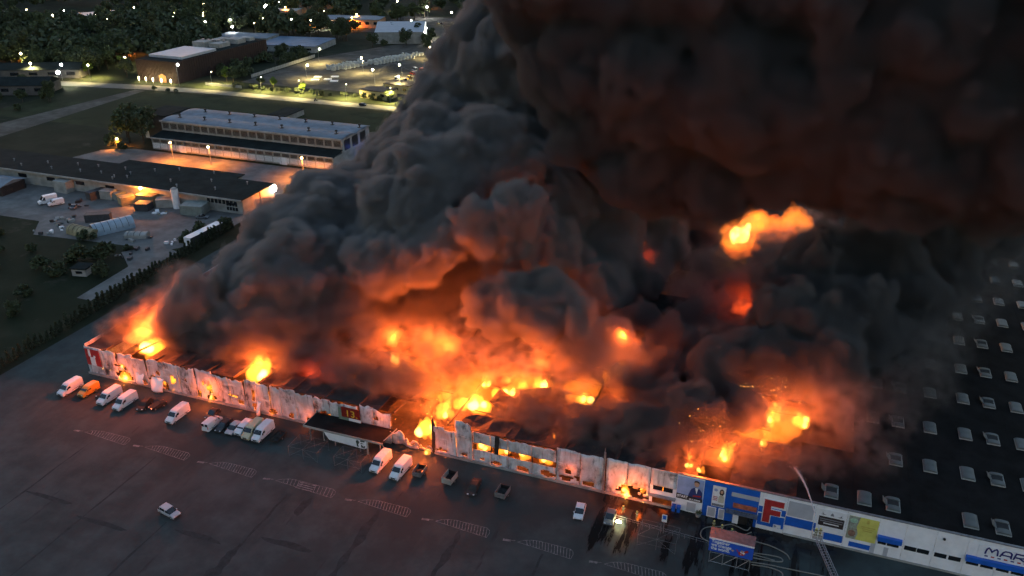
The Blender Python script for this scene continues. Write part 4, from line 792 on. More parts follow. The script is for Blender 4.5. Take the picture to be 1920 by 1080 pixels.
rf = MB().add(V,Fq).build('roof', M['tin'], I, smooth=True); s_ = rf.modifiers.new('thickness','SOLIDIFY'); s_.thickness = .3
MB().box(X0-.5,X1+.5,162.0,162.39,10.3,11.0).build('fascia', M['render'], I)
nb = 22; bw = (X1-X0)/nb
M['factoryglass'] = mat('grimy_window', (.03,.028,.026), .3, .4, 1.2)
win_me = MB().box(0,bw-.9,-.08,0,0,2.4); 
mul = MB()
for k in range(7): mul.box(k*(bw-.9)/6-.04,k*(bw-.9)/6+.04,-.12,-.081,0,2.4)
win_me = win_me.mesh('window', M['factoryglass']); mul_me = mul.mesh('mullion', M['render'])
fin_me = MB()
for k in range(9): fin_me.box(k*bw/9,k*bw/9+.22,-.18,0,0,2.2)
fin_me = fin_me.mesh('rib', M['signwhite'])
for k in range(nb):
    x = X0+k*bw+.45
    w = link('window', win_me, I, (x,163,7.4)); link('mullion', mul_me, w)
    w = link('window', win_me, I, (x,155.9,3.1), scale=(1,1,.68)); link('mullion', mul_me, w)
    link('ribbed_panel', fin_me, I, (X0+k*bw+.1,155.6,.6)); MB().box(X0+k*bw-.12,X0+k*bw+.12,155.3,155.599,0,4.8).build('pilaster', M['render'], I); MB().box(X0+k*bw-.12,X0+k*bw+.12,162.75,162.999,6.4,10.3).build('pilaster', M['render'], I)
for x in (-102,-52): MB().box(x,x+3.4,155.3,155.42,0,3.0).build('gate', M['signwhite'], I)
for k in range(3): MB().box(X1,X1+.12,165+k*6.5,169.5+k*6.5,5.5,9.8).build('window', M['factoryglass'], I)
cowl = MB().cyl((0,0,0),.9,.15,10).cyl((0,0,.15),.25,.9,8).cyl((0,0,1.05),.65,.55,10,.45).mesh('roof_vent', M['soot'])
for k in range(7): link('roof_vent', cowl, I, (-110+k*13,168,11.3))
for k in range(7): link('roof_vent', cowl, I, (-106+k*13,180,11.3))
M['dkwall'] = mat('dark_render', (.09,.085,.08), .9, .3, .3)
T = thing('stair_tower', 'square grey tower block at left end of the factory hall', 'building', (-131,168,0))
MB().box(0,13,0,16,0,11).build('wall', M['dkwall'], T); MB().box(-.3,13.3,-.3,16.3,11.001,11.4).build('roof', M['dkroof'], T); MB().box(-.12,-.005,2,14,.5,10.4).box(.2,2.2,-.1,-.003,.5,10.6).build('pale_strip', M['signwhite'], T); MB().box(.5,1.7,-.16,-.101,9.2,9.9).build('window', M['glass'], T)
B_ = thing('flat_annex', 'low flat dark shed behind the factory hall on the grass', 'shed', (-98,214,0)); MB().box(0,10,0,16,0,2.6).build('wall', M['render'], B_); MB().box(-.3,10.3,-.3,16.3,2.601,2.9).build('roof', M['dkroof'], B_)
B_ = thing('kiosk', 'small brown kiosk with white side near the lit road by the smoke', 'kiosk', (-27,231,0)); MB().box(0,7,0,6,0,3).build('wall', M['brick'], B_); MB().box(7.01,14,1,6,0,2.8).build('annex', M['signwhite'], B_); MB().box(-.3,7.2,-.3,6.3,3.001,3.3).build('roof', M['orangewall'], B_)
# ------------------------------------------------------------------ brown-clad building and others behind
B_ = thing('clad_building', 'large dark red-brown clad building with white roof deck', 'building', (-224,268,0), R(-2))
M['brownclad'] = multi(mat('brown_cladding', (.035,.018,.014), .7, .3, .5), [((.02,.01,.009), 2.0, .45, .6, (6,6,.05))])
MB().box(0,29,0,84,0,12).build('wall', M['brownclad'], B_)
rib = MB().box(-.06,.06,-.22,0,0,12).mesh('cladding_rib', M['brownclad'])
for k in range(29): link('cladding_rib', rib, B_, (.5+k,-.0,0))
for k in range(40): link('cladding_rib', rib, B_, (29,1+k*2.05,0), (0,0,R(90)))
MB().box(.4,28.6,.4,83.6,12.001,12.2).build('roof', M['dkroof'], B_); MB().box(3,27,8,38,12.201,13.6).build('white_deck', mat('white_roof_membrane', (.34,.38,.42), .5, .1, .3), B_)
for x,y,w,d,h in ((4,44,9,8,3.2),(15,46,8,10,2.4),(5,58,6,12,2.2),(14,62,10,8,2.8),(16,74,8,5,2)): MB().box(x,x+w,y,y+d,12.201,12.2+h).build('roof_unit', M['render'], B_)
for k in range(5): MB().cyl((4+k*4,54,12.2),.5,3.4,8,.9).build('exhaust_stack', M['steel'], B_)
MB().prism([(16,.0),(21,.0),(21,3.8),(18.5,5),(16,3.8)], -.35, -.23, 'y').build('entrance_panel', mat('ochre_panel', (.3,.14,.05), .7, .3, 1), B_)
def simple_building(name, label, x, y, sx, sy, h, rz, wall, roof, gable=0.0, wins=0, cat='building'):
    o = thing(name, label, cat, (x,y,0), R(rz)); MB().box(0,sx,0,sy,0,h).build('wall', wall, o)
    if gable: MB().prism([(-.4,h),(sy/2,h+gable),(sy+.4,h),(sy+.4,h+.2),(sy/2,h+gable+.25),(-.4,h+.2)], -.5, sx+.5, 'x').prism([(0,h),(sy,h),(sy/2,h+gable)], .02, sx-.02, 'x').build('roof', roof, o)
    else: MB().box(-.3,sx+.3,-.3,sy+.3,h+.001,h+.35).build('roof', roof, o)
    for k in range(wins):
        xx = (k+.3)*sx/wins; MB().box(xx,xx+sx/wins*.45,-.08,-.003,h*.4,h*.75).build('window', M['glass'], o)
    return o
wh = simple_building('storage_hall','white-roofed gabled hall with two floodlit doors by storage yard',-152,424,34,46,8,22,M['render'],mat('pale_blue_roof',(.27,.3,.34),.5,.1,.3),4,0)
for k in range(2):
    d = MB().box(34.01,34.25,8+k*18,13+k*18,0,5.5).build('lit_door', M['signwhite'], wh); l_ = MB().box(34.3,34.9,10+k*18,11.2+k*18,6.2,6.6).build('floodlight', M['lampW'], wh); lamp_light(wh,(37,10.5+k*18,6.2),900,(1,.95,.75),.5)
simple_building('warehouse','far pale flat-roofed warehouse with white floodlights at upper left',-452,402,44,72,7,-32,M['render'],mat('far_pale_roof',(.26,.31,.34),.5,.15,.05),0,8)
simple_building('depot_building','long orange-lit brick building with pale roof near top',-235,478,52,22,6,14,mat('lit_brick',(.45,.25,.14),.8,.3,.5),M['tin'],0,8)  # brick brightened: orange lamplight painted into its colour
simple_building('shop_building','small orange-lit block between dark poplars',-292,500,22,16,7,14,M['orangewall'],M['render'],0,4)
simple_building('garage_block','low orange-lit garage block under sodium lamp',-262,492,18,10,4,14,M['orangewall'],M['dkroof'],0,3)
simple_building('market_roof','bluish low roofs of a yard behind the brown building',-215,372,42,36,4,8,M['render'],mat('blue_tin',(.06,.12,.2),.6,.3,.2),0,4)
simple_building('row_building','grey low row building behind the brown building',-260,385,40,20,5,8,M['render'],M['tin'],0,5)
simple_building('yard_office','small ochre office with dark roof in storage yard, nearer one',-80,272,17,10,4.2,-6,mat('ochre_render',(.5,.42,.2),.8,.2,.5),M['soot'],0,3)
simple_building('yard_office','small ochre office with dark roof in storage yard, farther one',-74,288,16,11,4.6,-6,mat('ochre_render_pale',(.5,.42,.22),.8,.2,.5),M['soot'],0,3)
simple_building('house','long dark-roofed house at left edge beyond the path',-300,196,62,18,5,22,M['dkwall'],M['dkroof'],3,7,'house')
simple_building('house','dark-roofed house row behind the first at left edge',-318,234,64,14,5,24,M['dkwall'],M['dkroof'],3,6,'house')
simple_building('house','small pale house under bright white lamp at left',-262,222,16,9,3.5,20,M['signwhite'],M['dkroof'],2,3,'house')
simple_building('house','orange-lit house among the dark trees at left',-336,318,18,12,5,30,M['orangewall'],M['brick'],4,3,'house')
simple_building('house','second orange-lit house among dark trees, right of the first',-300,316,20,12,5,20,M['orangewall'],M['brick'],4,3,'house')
simple_building('garage','tiny grey garage with white door on the rough field',-46.5,41,4.4,4,2.2,12,M['render'],M['dkroof'],0,1,'garage')
# ------------------------------------------------------------------ workshop yard
shed = simple_building('tin_shed','pale tin-roofed open shed at left edge of the yard',-142,86,17,11,3.4,2,M['soot'],M['tin'],1.2,0,'shed')
def container(label, x, y, L, W_, H, rz, m, cat='container', name='container', roofm=None):
    o = thing(name, label, cat, (x,y,0), R(rz)); MB().box(0,L,0,W_,.1,H).build('body', m, o)
    mb = MB()
    for k in range(int(L/.5)): mb.box(.1+k*.5,.3+k*.5,-.06,-.001,.2,H-.1).box(.1+k*.5,.3+k*.5,W_+.001,W_+.06,.2,H-.1)
    mb.build('corrugation', m, o); MB().box(-.05,L+.05,-.08,W_+.08,H+.001,H+.1).build('roof', roofm or m, o); MB().box(L+.001,L+.06,.1,W_-.1,.2,H-.1).build('door', m, o); return o
M['dkbox'] = mat('dark_box', (.05,.05,.055), .7, .3, .6); M['gbox'] = mat('grey_green_box', (.22,.25,.23), .7, .2, .6); M['tan'] = mat('tan_tarp', (.28,.24,.14), .9, .35, .4)
tr = container('long white semi-trailer with bluish roof beside the hedge',-26.9,69.5,15,2.6,3.6,87,M['dkbox'],'trailer','semi_trailer',mat('white_trailer_roof',(.55,.62,.68),.4,.1,.4)); MB().box(-.1,-.002,0,2.6,.9,3.6).build('front', M['signwhite'], tr)
container('long dark open container left of the sodium-lit shed',-91,94,14,2.8,2.8,76,M['dkbox'])
container('small grey lean-to box against the workshop wall',-89,96.5,5,3.4,3.2,3,M['render'])
container('pale container beside the sodium-lit shed',-82,97,6,2.5,2.6,76,M['gbox'])
container('sodium-lit tan shed with open front',-76,93,5,4,3.0,60,M['tan'],'shed','shed')
container('sodium-lit low tan shed by the workshop wall',-72.5,96.5,7,3.6,3.6,3,M['tan'],'shed','shed')
container('dark box shed in front of the sodium-lit shed',-68.5,91,5,4,2.6,10,M['dkbox'],'shed','shed')
container('grey block shed right of the sodium-lit shed',-63,95.5,7,4,3,30,M['render'],'shed','shed')
container('grey-green metal shed under the workshop windows',-50.5,93,8,6,3.4,12,M['gbox'],'shed','shed')
o = thing('silo', 'tall white cylindrical silo against the workshop wall', 'silo', (-56.5,98.5,0)); MB().cyl((0,0,0),1.25,7.2,18).build('tank', M['signwhite'], o, smooth=False); MB().cyl((0,0,7.2),1.3,.5,18,.5).build('cap', M['render'], o)
def vaultbox(name, label, x, y, L, W_, H, rz, m, m2, cat):
    o = thing(name, label, cat, (x,y,0), R(rz)); n = 12; P_ = [(W_/2-W_/2*math.cos(math.pi*i/n), 1.0+(H-1.0)*math.sin(math.pi*i/n)) for i in range(n+1)]
    MB().prism([(0,0)]+P_[:]+[(W_,0)], 0, L, 'x').build('vault', m, o); MB().prism([(.2,.1)]+[(.2+(a-.0)*(W_-.4)/W_, b-.15) for a,b in P_]+[(W_-.2,.1)], -.06, -.001, 'x').build('end_wall', m2, o)
    mb = MB()
    for k in range(int(L/2)):
        mb.prism([(a, b+.03) for a,b in P_]+[(a, b+.09) for a,b in P_[::-1]], 1+k*2, 1.15+k*2, 'x')
    mb.build('rib', m2, o); return o
vaultbox('arched_shelter','round-topped bluish storage shelter in the yard',-63,67,13,5.5,3.6,62,mat('bluish_sheet',(.3,.38,.45),.45,.2,.5),M['dkbox'],'shelter'); vaultbox('tarp_stack','tan tarpaulin-covered stack left of the bluish shelter',-74,66,11,4.5,2.8,-8,M['tan'],M['soot'],'stack')
container('charred-looking dark box behind the bluish shelter',-76,76,8,3,2.6,30,M['dkbox'])
vaultbox('tarp_stack','low grey tarpaulin stack right of the bluish shelter',-53,69,7,3.5,1.8,20,M['render'],M['dkbox'],'stack')
van('white box van in the workshop yard, left of two',-103.5,86.8,R(-120),'white',L=6.5,H=3.1,hw=1.1,group='vans in the workshop yard'); van('white rounded van in the workshop yard, right of two',-99.2,86.2,R(-120),'white',L=5.4,H=2.3,hw=.95,group='vans in the workshop yard')
for k,(x,y,l) in enumerate(((-41.5,93,'blue-grey car by the grey-green metal shed'),(-90.5,86,'dark car beside the junk pile in the yard'))): car(l,x,y,R(20+90*k),'grey','sedan',group='cars in the yard')
rj = random.Random(21)
def junk(label, x, y, r, n, ms):
    o = thing('junk_pile', label, 'junk', (x,y,0), 0, 'junk piles in the yard')
    for k in range(n):
        a = rj.uniform(0,6.28); q = r*math.sqrt(rj.random()); s = rj.uniform(.3,1.1); hh = rj.uniform(.2,1.0)
        MB().prism([(-s,-s*.5),(s*.9,-s*.6),(s,s*.5),(-s*.7,s*.6)], 0, hh).build('scrap_piece', M[rj.choice(ms)], o, loc=(q*math.cos(a),q*math.sin(a),0), rot=(0,rj.uniform(-.15,.15),rj.uniform(0,3)))
junk('scattered pale scrap at the field edge of the yard',-82,66,5,10,['signwhite','render','dkbox']); junk('heap of dark scrap in mid yard',-84,76,5,12,['dkbox','soot','render']); junk('mixed scrap right of the bluish shelter',-49,71,4,10,['render','signwhite','dkbox']); junk('dark scrap below the workshop wall at left',-92,90,4,9,['dkbox','soot']); junk('pale sacks in front of the block shed',-58.5,92,2,6,['signwhite','tan']); junk('white tanks near the long trailer',-36,71.5,2.2,4,['signwhite','signwhite']); junk('low scrap line on the field track',-42,60,5,8,['dkbox','render'])
# ------------------------------------------------------------------ storage yard: rows of white big bags, gravel heap, vehicles
bag = MB().prism([(-.5,-.5),(.5,-.5),(.55,0),(.5,.5),(-.5,.5),(-.55,0)], 0, 2.0).mesh('bag', M['gbox'])
bagm = mat('white_big_bag', (.5,.5,.46), .8, .25, 1); bag.materials.clear(); bag.materials.append(bagm)
for r_,(x0,y0,x1,y1,nn) in enumerate(((-136,332,-128,356,9),(-132,331,-124,353,9),(-127,336,-115,372,12),(-121,358,-110,388,12),(-116,356,-104,384,12),(-112,372,-103,395,9))):
    o = thing('bag_row', ('row of pale stacked big bags at near left of the storage yard','second row of pale big bags from the near left of the storage yard','long middle row of pale big bags in the storage yard','far left row of pale big bags in the storage yard','far middle row of pale big bags in the storage yard','farthest row of pale big bags in the storage yard')[r_], 'big bags', (0,0,0), 0, 'rows of big bags')
    for k in range(nn):
        t = k/(nn-1)
        for d in (0,1.4): link('bag', bag, o, (x0+(x1-x0)*t+d, y0+(y1-y0)*t, 0), (0,0,rj.uniform(-.3,.3)), (1.2,1.2,rj.uniform(.9,1.5)))
o = thing('gravel_heap', 'dark conical gravel heap in the storage yard', 'gravel heap', (-97,344,0)); V = [(0,0,4.6)]; 
for k in range(3):
    for i in range(20):
        a = 2*math.pi*i/20; q = (3.2,7,11)[k]*(1+.18*mnoise.noise((math.cos(a)*2,math.sin(a)*2,k))); V.append((q*math.cos(a),q*.7*math.sin(a),(3.4,1.6,0)[k]))
Ff = [(0,1+i,1+(i+1)%20) for i in range(20)]+[(1+k*20+i,21+k*20+i,21+k*20+(i+1)%20,1+k*20+(i+1)%20) for k in range(2) for i in range(20)]
MB().add(V,Ff).build('heap', mat('dark_gravel',(.06,.055,.05),.95,.4,.8,bump=.5), o, smooth=True)
o = thing('concrete_wall', 'long pale concrete boundary wall left of the storage yard', 'wall')
for k in range(24): MB().box(-.1,.1,0,2.85,0,2.0).build('wall_slab', M['render'], o, loc=(-165.3,295+k*2.9,0))
o = thing('concrete_wall', 'short pale concrete wall along the lit road by brown building', 'wall')
for k in range(10): MB().box(0,2.4,-.1,.1,0,1.6).build('wall_slab', M['render'], o, loc=(-178+k*2.45,269.4,0))
ryc = random.Random(4)
for k in range(16):
    x, y = ryc.uniform(-84,-52), ryc.uniform(312,430)
    m_ = ryc.choice(['red','white','grey','orange','silver']); car('%s parked vehicle in the cluttered part of the storage yard'%{'red':'red','white':'white','grey':'dark grey','orange':'orange','silver':'silver'}[m_], x, y, R(ryc.uniform(0,180)), m_, ryc.choice(['sedan','wagon']), L=ryc.uniform(4.2,6.0), H=ryc.uniform(1.5,2.6), group=m_+' vehicles in the storage yard')
for k,(x,y,m_,l) in enumerate(((-76,398,'red','red container near the floodlit storage hall'),(-67,330,'signwhite','white container beside parked vehicles in the storage yard'),(-64,318,'gbox','grey-green container by the yard offices'))): container(l,x,y,9,2.6,2.8,25*k,M[m_])
for k in range(14):
    car('dark parked car in the far car park row', -150+k*4.2+ryc.uniform(-.4,.4), 528+ryc.uniform(-1,1)-k*.8, R(80), ryc.choice(['grey','black','red']), group='cars in the far car park')
for k,(x,y) in enumerate(((-128,300),(-122,304),(-116,301),(-131,308),(-122,312))): 
    o = thing('slab_stack','flat pale slab stack on the near edge of the storage yard','slab stack',(x,y,0),R(20),'slab stacks in the storage yard'); MB().box(0,4.4,0,3,0,.5).build('slab', M['signwhite'], o)
for x,y,l in ((-97.8,256.4,'dark motorcyclist silhouette standing on the lit road'),): 
    o = thing('motorcycle', l, 'motorcycle', (x,y,.05), R(10)); MB().box(-.5,.6,-.15,.15,.5,.9).build('frame', M['black'], o)
    for s in (-.7,.75): MB().cyl((s,-.07,.33),.33,.14,12,axis='y').build('wheel', M['black'], o)
    MB().prism([(-.3,.9),(.2,.9),(.35,1.5),(.15,1.95),(-.2,1.7)], -.25, .25, 'y').build('fairing', M['black'], o); lamp_light(o,(1.0,0,.8),12,(1,.9,.7),.1)
car('dark car with lit headlamps on the lit road near the smoke',-69.4,256.2,R(5),'black',group='cars on the road')
car('blue-lit dark car beside the right end of the factory hall',-24.5,187,R(60),'grey',group='cars by the factory')
lamp_light(bpy.data.objects.get('factory_hall'),(-24,178,3),50,(.1,.2,1),.3,name='blue_beacon')
# ------------------------------------------------------------------ woods
rw = random.Random(12)
def clear(x, y):
    for (x0,x1,y0,y1) in ((-235,-60,262,420),(-175,-50,400,575),(-250,-180,355,412),(-262,-170,466,512),(-345,-240,188,262),(-515,-395,400,512),(-300,-262,490,520)):
        if x0 < x < x1 and y0 < y < y1: return False
    return True
npl = 0
while npl < 300:
    y = rw.uniform(262,560); x = rw.uniform(-470 if y > 320 else -380,-40)
    if not clear(x,y) or (y < 300 and -260 < x): continue
    if x > -60 and y < 470: continue
    tree(x, y, rw.uniform(.9,1.5), 'dark broadleaf tree in the wood beyond the lit road', 'trees in the wood'); npl += 1
# farther wood as one mass
far = []; rgf = np.random.default_rng(77)
base = [np.array([v.co[:] for v in TREES[k][0].vertices]).reshape(-1,4,3)[::8] for k in range(3)]
for k in range(2400):
    y = 270+rgf.random()**1.25*1200; x = rgf.uniform(-1.15*y-150, .25*y-150)
    if (-210 < x < -50 and y < 575) or not clear(x,y) or (y < 300 and x > -260) or (x > -60 and y < 470): continue
    B0 = base[k%3]; s = rgf.uniform(.9,1.5); a = rgf.uniform(0,6.28); c_, s2 = math.cos(a), math.sin(a)
    cen = B0.mean(1,keepdims=True); Bq = (cen+(B0-cen)*2.6)*s; Rm = np.array([[c_,-s2,0],[s2,c_,0],[0,0,1]]); far.append((Bq.reshape(-1,3)@Rm.T)+np.array((x,y,0)))
V = np.concatenate(far); me = mesh_np('far_wood', V, np.arange(len(V)).reshape(-1,4), False); me.materials.append(M['foliage']); tag(link('far_wood', me), 'dark mass of far woodland closing the top of the view', 'woodland', kind='stuff')
for k in range(34):
    x, y = rw.uniform(-193,-167), rw.uniform(288,372); bush(x, y, rw.uniform(1.4,2.8), 'dark bush in the belt left of the storage yard wall', 'bushes left of the storage yard')
for k in range(26):
    x, y = rw.uniform(-335,-222), rw.uniform(182,232)
    if rw.random() < .5: tree(x, y, rw.uniform(.45,.8), 'small dark tree in the gardens at the left edge', 'garden trees at the left edge')
    else: bush(x, y, rw.uniform(1.2,2.4), 'dark garden bush at the left edge beyond the path', 'garden bushes at the left edge')
for k in range(22):
    x, y = rw.uniform(-160,-62), rw.uniform(408,470)
    tree(x, y, rw.uniform(.5,.9), 'tree between the storage yard and the far car park', 'trees behind the storage yard')
# named single trees
tree(-133,160,1.5,'large dark tree at left end of factory hall above orange-lit shrubs',k=4); tree(-124.5,159.5,1.35,'dark tree touching the left end of factory hall',k=1); tree(-140,166,1.3,'dark tree on the grass left of the stair tower',k=0)
bush(-134,152,2.2,'shrub lit orange by the sodium lamp below the large dark tree'); bush(-128,150.5,1.7,'smaller orange-lit shrub right of the large dark tree')
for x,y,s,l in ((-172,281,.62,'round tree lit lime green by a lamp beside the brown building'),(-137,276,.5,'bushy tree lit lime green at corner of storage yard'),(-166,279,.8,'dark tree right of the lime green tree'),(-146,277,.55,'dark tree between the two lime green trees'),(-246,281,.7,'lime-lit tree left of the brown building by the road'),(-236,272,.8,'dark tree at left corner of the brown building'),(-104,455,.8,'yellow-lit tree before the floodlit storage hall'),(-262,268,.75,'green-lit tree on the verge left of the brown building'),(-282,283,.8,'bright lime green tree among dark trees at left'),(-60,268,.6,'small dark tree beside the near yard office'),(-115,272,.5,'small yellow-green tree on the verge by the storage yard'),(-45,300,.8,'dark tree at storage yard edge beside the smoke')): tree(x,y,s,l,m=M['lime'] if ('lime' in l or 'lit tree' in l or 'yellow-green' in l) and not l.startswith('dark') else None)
for k in range(26): bush(-160+k*5.2+rw.uniform(-1.5,1.5),270+rw.uniform(-1.5,3),rw.uniform(.7,1.3),'roadside bush between the lit road and storage yard','roadside bushes')
for x,y,l in ((-196,251,'tiny round shrub on the verge, left of three'),(-186,250,'tiny round shrub on the verge, middle of three'),(-181,250,'tiny round shrub on the verge, right of three')): bush(x,y-2,.9,l)
# ------------------------------------------------------------------ lamps
post_me = MB().cyl((0,0,0),.11,8,6,.06).tube([(0,0,7.9),(.5,0,8.25),(1.1,0,8.3)], .05, 5).mesh('post', M['steel'])
def head_mesh(m, r): 
    me = MB().prism([(.75,-.18),(1.5,-.18),(1.5,.18),(.75,.18)], 8.25, 8.42).mesh('head', M['steel']); 
    bm = bmesh.new(); bmesh.ops.create_icosphere(bm, subdivisions=2, radius=r); b2 = bpy.data.meshes.new('globe'); bm.to_mesh(b2); bm.free(); b2.materials.append(m); return me, b2
HEADS = {'S': head_mesh(M['lampS'], .42), 'W': head_mesh(M['lampW'], .62), 'Y': head_mesh(M['lampY'], .5)}
def street_lamp(label, x, y, kind, energy, rz=0, group=None, h=1.0, col=None, big=1.0):
    o = thing('street_lamp', label, 'lamp', (x,y,0), R(rz), group); link('post', post_me, o, scale=(1,1,h)); hd = link('head', HEADS[kind][0], o, scale=(1,1,h)); link('globe', HEADS[kind][1], hd, (1.15,0,8.05), scale=(big,big,big/h))
    if energy: lamp_light(o, (1.15,0,7.2*h), energy, col or {'S':SODIUM,'W':(1,.95,.85),'Y':LIME}[kind], .4, spot=R(152))
    return o
LE = 2.3
for x,l,e in ((-96.1,'sodium street lamp before the factory hall, left of three',1600),(-77.3,'sodium street lamp before the factory hall, middle of three',1600),(-33.7,'sodium street lamp before the factory hall, right of three by the smoke',2000)): street_lamp(l,x,144.3,'S',e*LE,-60,'sodium lamps before the factory hall')
street_lamp('sodium lamp hidden in shrubs below the large dark tree',-131.5,150.5,'S',900*LE,0,h=.55)
wl = thing('wall_lamp','bright sodium wall lamp on the workshop above the tan sheds','lamp',(-71.6,98.9,5.6)); MB().box(-.15,.15,0,.5,-.1,.1).build('bracket', M['steel'], wl); link('globe', HEADS['S'][1], wl, (0,-.3,.0), scale=(1.2,1.2,1.2)); lamp_light(wl,(0,-1.6,-.5),520*LE,SODIUM,.3)
wl = thing('wall_lamp','white wall lamp on the far corner of the workshop end wall','lamp',(-29.6,118.6,5.0)); MB().box(-.3,.1,-.3,.3,-.2,.2).build('bracket', M['steel'], wl); link('globe', HEADS['W'][1], wl, (.3,0,-.8), scale=(1.1,1.1,2.2)); lamp_light(wl,(3.2,-5,.4),420*LE,(1,.3,.06),.3)
for k,(x,e) in enumerate(((-196,3000),(-172,3200),(-137,3200),(-113,2900),(-84,2900),(-58,2900),(-34,2600))): street_lamp('tall road lamp casting yellow-green light, %s along the lit road'%('first from the left','second from the left','third from the left','fourth from the left','fifth from the left','sixth from the left','last before the smoke')[k], x, 263.5+(1 if k > 1 else 4),'Y',e*LE,90,'lamps along the lit road',big=.32)
street_lamp('bright white lamp at the small pale house on the left',-253,238,'W',2600*LE,big=1.6,col=(1,.95,.7)); street_lamp('white lamp on the roof edge of the brown building',-190,262,'W',150*LE,h=1.5,big=1.0)
for k,x in enumerate((-219,-214,-209,-203,-196.5)):
    o = thing('bollard_light','short glowing lamp post in the row before the brown building','lamp',(x,263,0),0,'glowing posts before the brown building'); MB().cyl((0,0,0),.14,2.6,8,.1).build('post', M['steel'], o); link('globe', HEADS['Y'][1], o, (0,0,2.2), scale=(.45,.45,2.0))
    lamp_light(o,(0,-1.2,2),120*LE,WARM,.2)
FARL = [(-265,252,'W',0),(-152,481,'Y',700),(-170,550,'W',900),(-138,530,'Y',900),(-115,538,'W',900),(-218,586,'Y',400),(-244,533,'W',600),(-247,512,'S',900),(-296,528,'Y',500),(-354,567,'W',0),(-356,528,'Y',0),(-282,509,'S',1200),(-222,470,'W',1100),(-362,448,'Y',300),(-329,411,'W',300),(-371,401,'Y',0),(-405,424,'W',0),(-341,441,'Y',500),(-325,432,'S',600),(-290,399,'Y',500),(-315,442,'Y',400),(-257,403,'W',300),(-359,299,'Y',300),(-335,329,'S',900),(-333,298,'S',1200),(-345,336,'S',900),(-301,322,'S',600),(-217,625,'Y',0),(-282,283,'Y',900),(-247,283,'Y',900),(-240,478,'S',1200),(-205,482,'S',1200),(-104,458,'Y',900),(-92,440,'W',700),(-70,470,'Y',700),(-60,372,'W',700),(-86,300,'Y',1200),(-66,292,'Y',900),(-70,345,'Y',900),(-95,420,'Y',700),(-440,398,'W',500),(-425,402,'Y',500),(-410,408,'W',500),(-470,420,'Y',300),(-452,437,'W',200),(-408,470,'Y',300),(-290,560,'W',0),(-480,520,'Y',0),(-560,560,'W',0),(-110,330,'Y',1300),(-80,322,'Y',1500),(-92,385,'Y',1300),(-132,302,'Y',1100),(-72,410,'Y',1300),(-150,345,'Y',1500),(-250,258,'Y',2600),(-285,250,'Y',2200),(-310,268,'Y',1800),(-210,500,'S',2600),(-265,485,'S',2600)]  # storage-yard lamps towards the end of the list are added to lighten the yard
for x,y,k,e in FARL: street_lamp({'W':'far lamp glowing white','S':'far lamp glowing orange','Y':'far lamp glowing yellow'}[k]+' beyond the lit road', x, y, k, e*LE*(2.4 if k == 'S' else 1.1), rw.uniform(0,360), {'W':'far white lamps','S':'far orange lamps','Y':'far yellow lamps'}[k], h=rw.uniform(.9,1.25), big=1.15)
rl = random.Random(33)
for k in range(60):
    y = rl.uniform(300,640); x = rl.uniform(-.75*y-60,-.45*y-30) if k%3 else rl.uniform(-330,-170)
    if not clear(x,y): continue
    kd = rl.choice('SSYW'); street_lamp({'W':'far lamp glowing white','S':'far lamp glowing orange','Y':'far lamp glowing yellow'}[kd]+' beyond the lit road', x, y, kd, (500 if kd == 'S' else 260)*LE if k%2 else 0, rl.uniform(0,360), {'W':'far white lamps','S':'far orange lamps','Y':'far yellow lamps'}[kd], h=rl.uniform(.9,1.7), big=rl.uniform(.7,1.2))
# ------------------------------------------------------------------ firefighters, ladder, hoses, water
M['turnout'] = mat('turnout_gear', (.22,.2,.09), .8, .3, 3); M['helmet'] = mat('helmet', (.6,.55,.15), .4, .1, 3); M['reflect'] = mat('reflective_band', (.6,.62,.5), .4, .1, 3)
def figure_mesh(pose, seed=0):
    arms = {'hose': (((.17,0,1.42),(.30,.12,1.15),(.16,.42,1.1),(.13,.5,1.1)),((-.17,0,1.42),(-.28,.1,1.12),(-.05,.34,1.02),(-.02,.42,1.02))),
            'stand': (((.17,0,1.42),(.27,.02,1.14),(.29,.1,.9),(.29,.13,.82)),((-.17,0,1.42),(-.27,.0,1.14),(-.3,.08,.9),(-.3,.11,.82)))}[pose]
    st = .18 if pose == 'hose' else .06
    V = [(0,0,.95),(0,.0,1.15),(0,.02,1.38),(0,.02,1.5),(0,.04,1.58),(0,.05,1.72)]; E_ = [(0,1),(1,2),(2,3),(3,4),(4,5)]; Rr = [(.17,.13),(.16,.12),(.2,.13),(.07,.07),(.1,.11),(.09,.1)]
    for arm in arms:
        p = 2
        for q,r in zip(arm, (.085,.065,.05,.045)): V.append(q); E_.append((p,len(V)-1)); Rr.append((r,r)); p = len(V)-1
    for s in (-1,1):
        p = 0
        for q,r in zip(((s*.1,0,.86),(s*.13,s*st*.6+.04,.48),(s*.14,s*st,.1),(s*.14,s*st+.16,.05)), (.12,.085,.07,.05)): V.append(q); E_.append((p,len(V)-1)); Rr.append((r,r)); p = len(V)-1
    me = bpy.data.meshes.new('body'); me.from_pydata(V, E_, []); me.materials.append(M['turnout'])
    o = bpy.data.objects.new('tmp', me); COL.objects.link(o); o.modifiers.new('skin','SKIN'); ss = o.modifiers.new('sub','SUBSURF'); ss.levels = ss.render_levels = 1
    for i,r in enumerate(Rr): me.skin_vertices[0].data[i].radius = r
    me.skin_vertices[0].data[0].use_root = True
    dg = bpy.context.evaluated_depsgraph_get(); m2 = bpy.data.meshes.new_from_object(o.evaluated_get(dg)); m2.name = 'body'; bpy.data.objects.remove(o); return m2
FIG = {p: figure_mesh(p) for p in ('hose','stand')}
hel = MB()
for k in range(4):
    a0, a1 = math.pi/2*k/4, math.pi/2*(k+1)/4; hel.cyl((0,.05,1.68+.14*math.sin(a0)), .15*math.cos(a0), .14*(math.sin(a1)-math.sin(a0)), 12, .15*math.cos(a1)+.001)
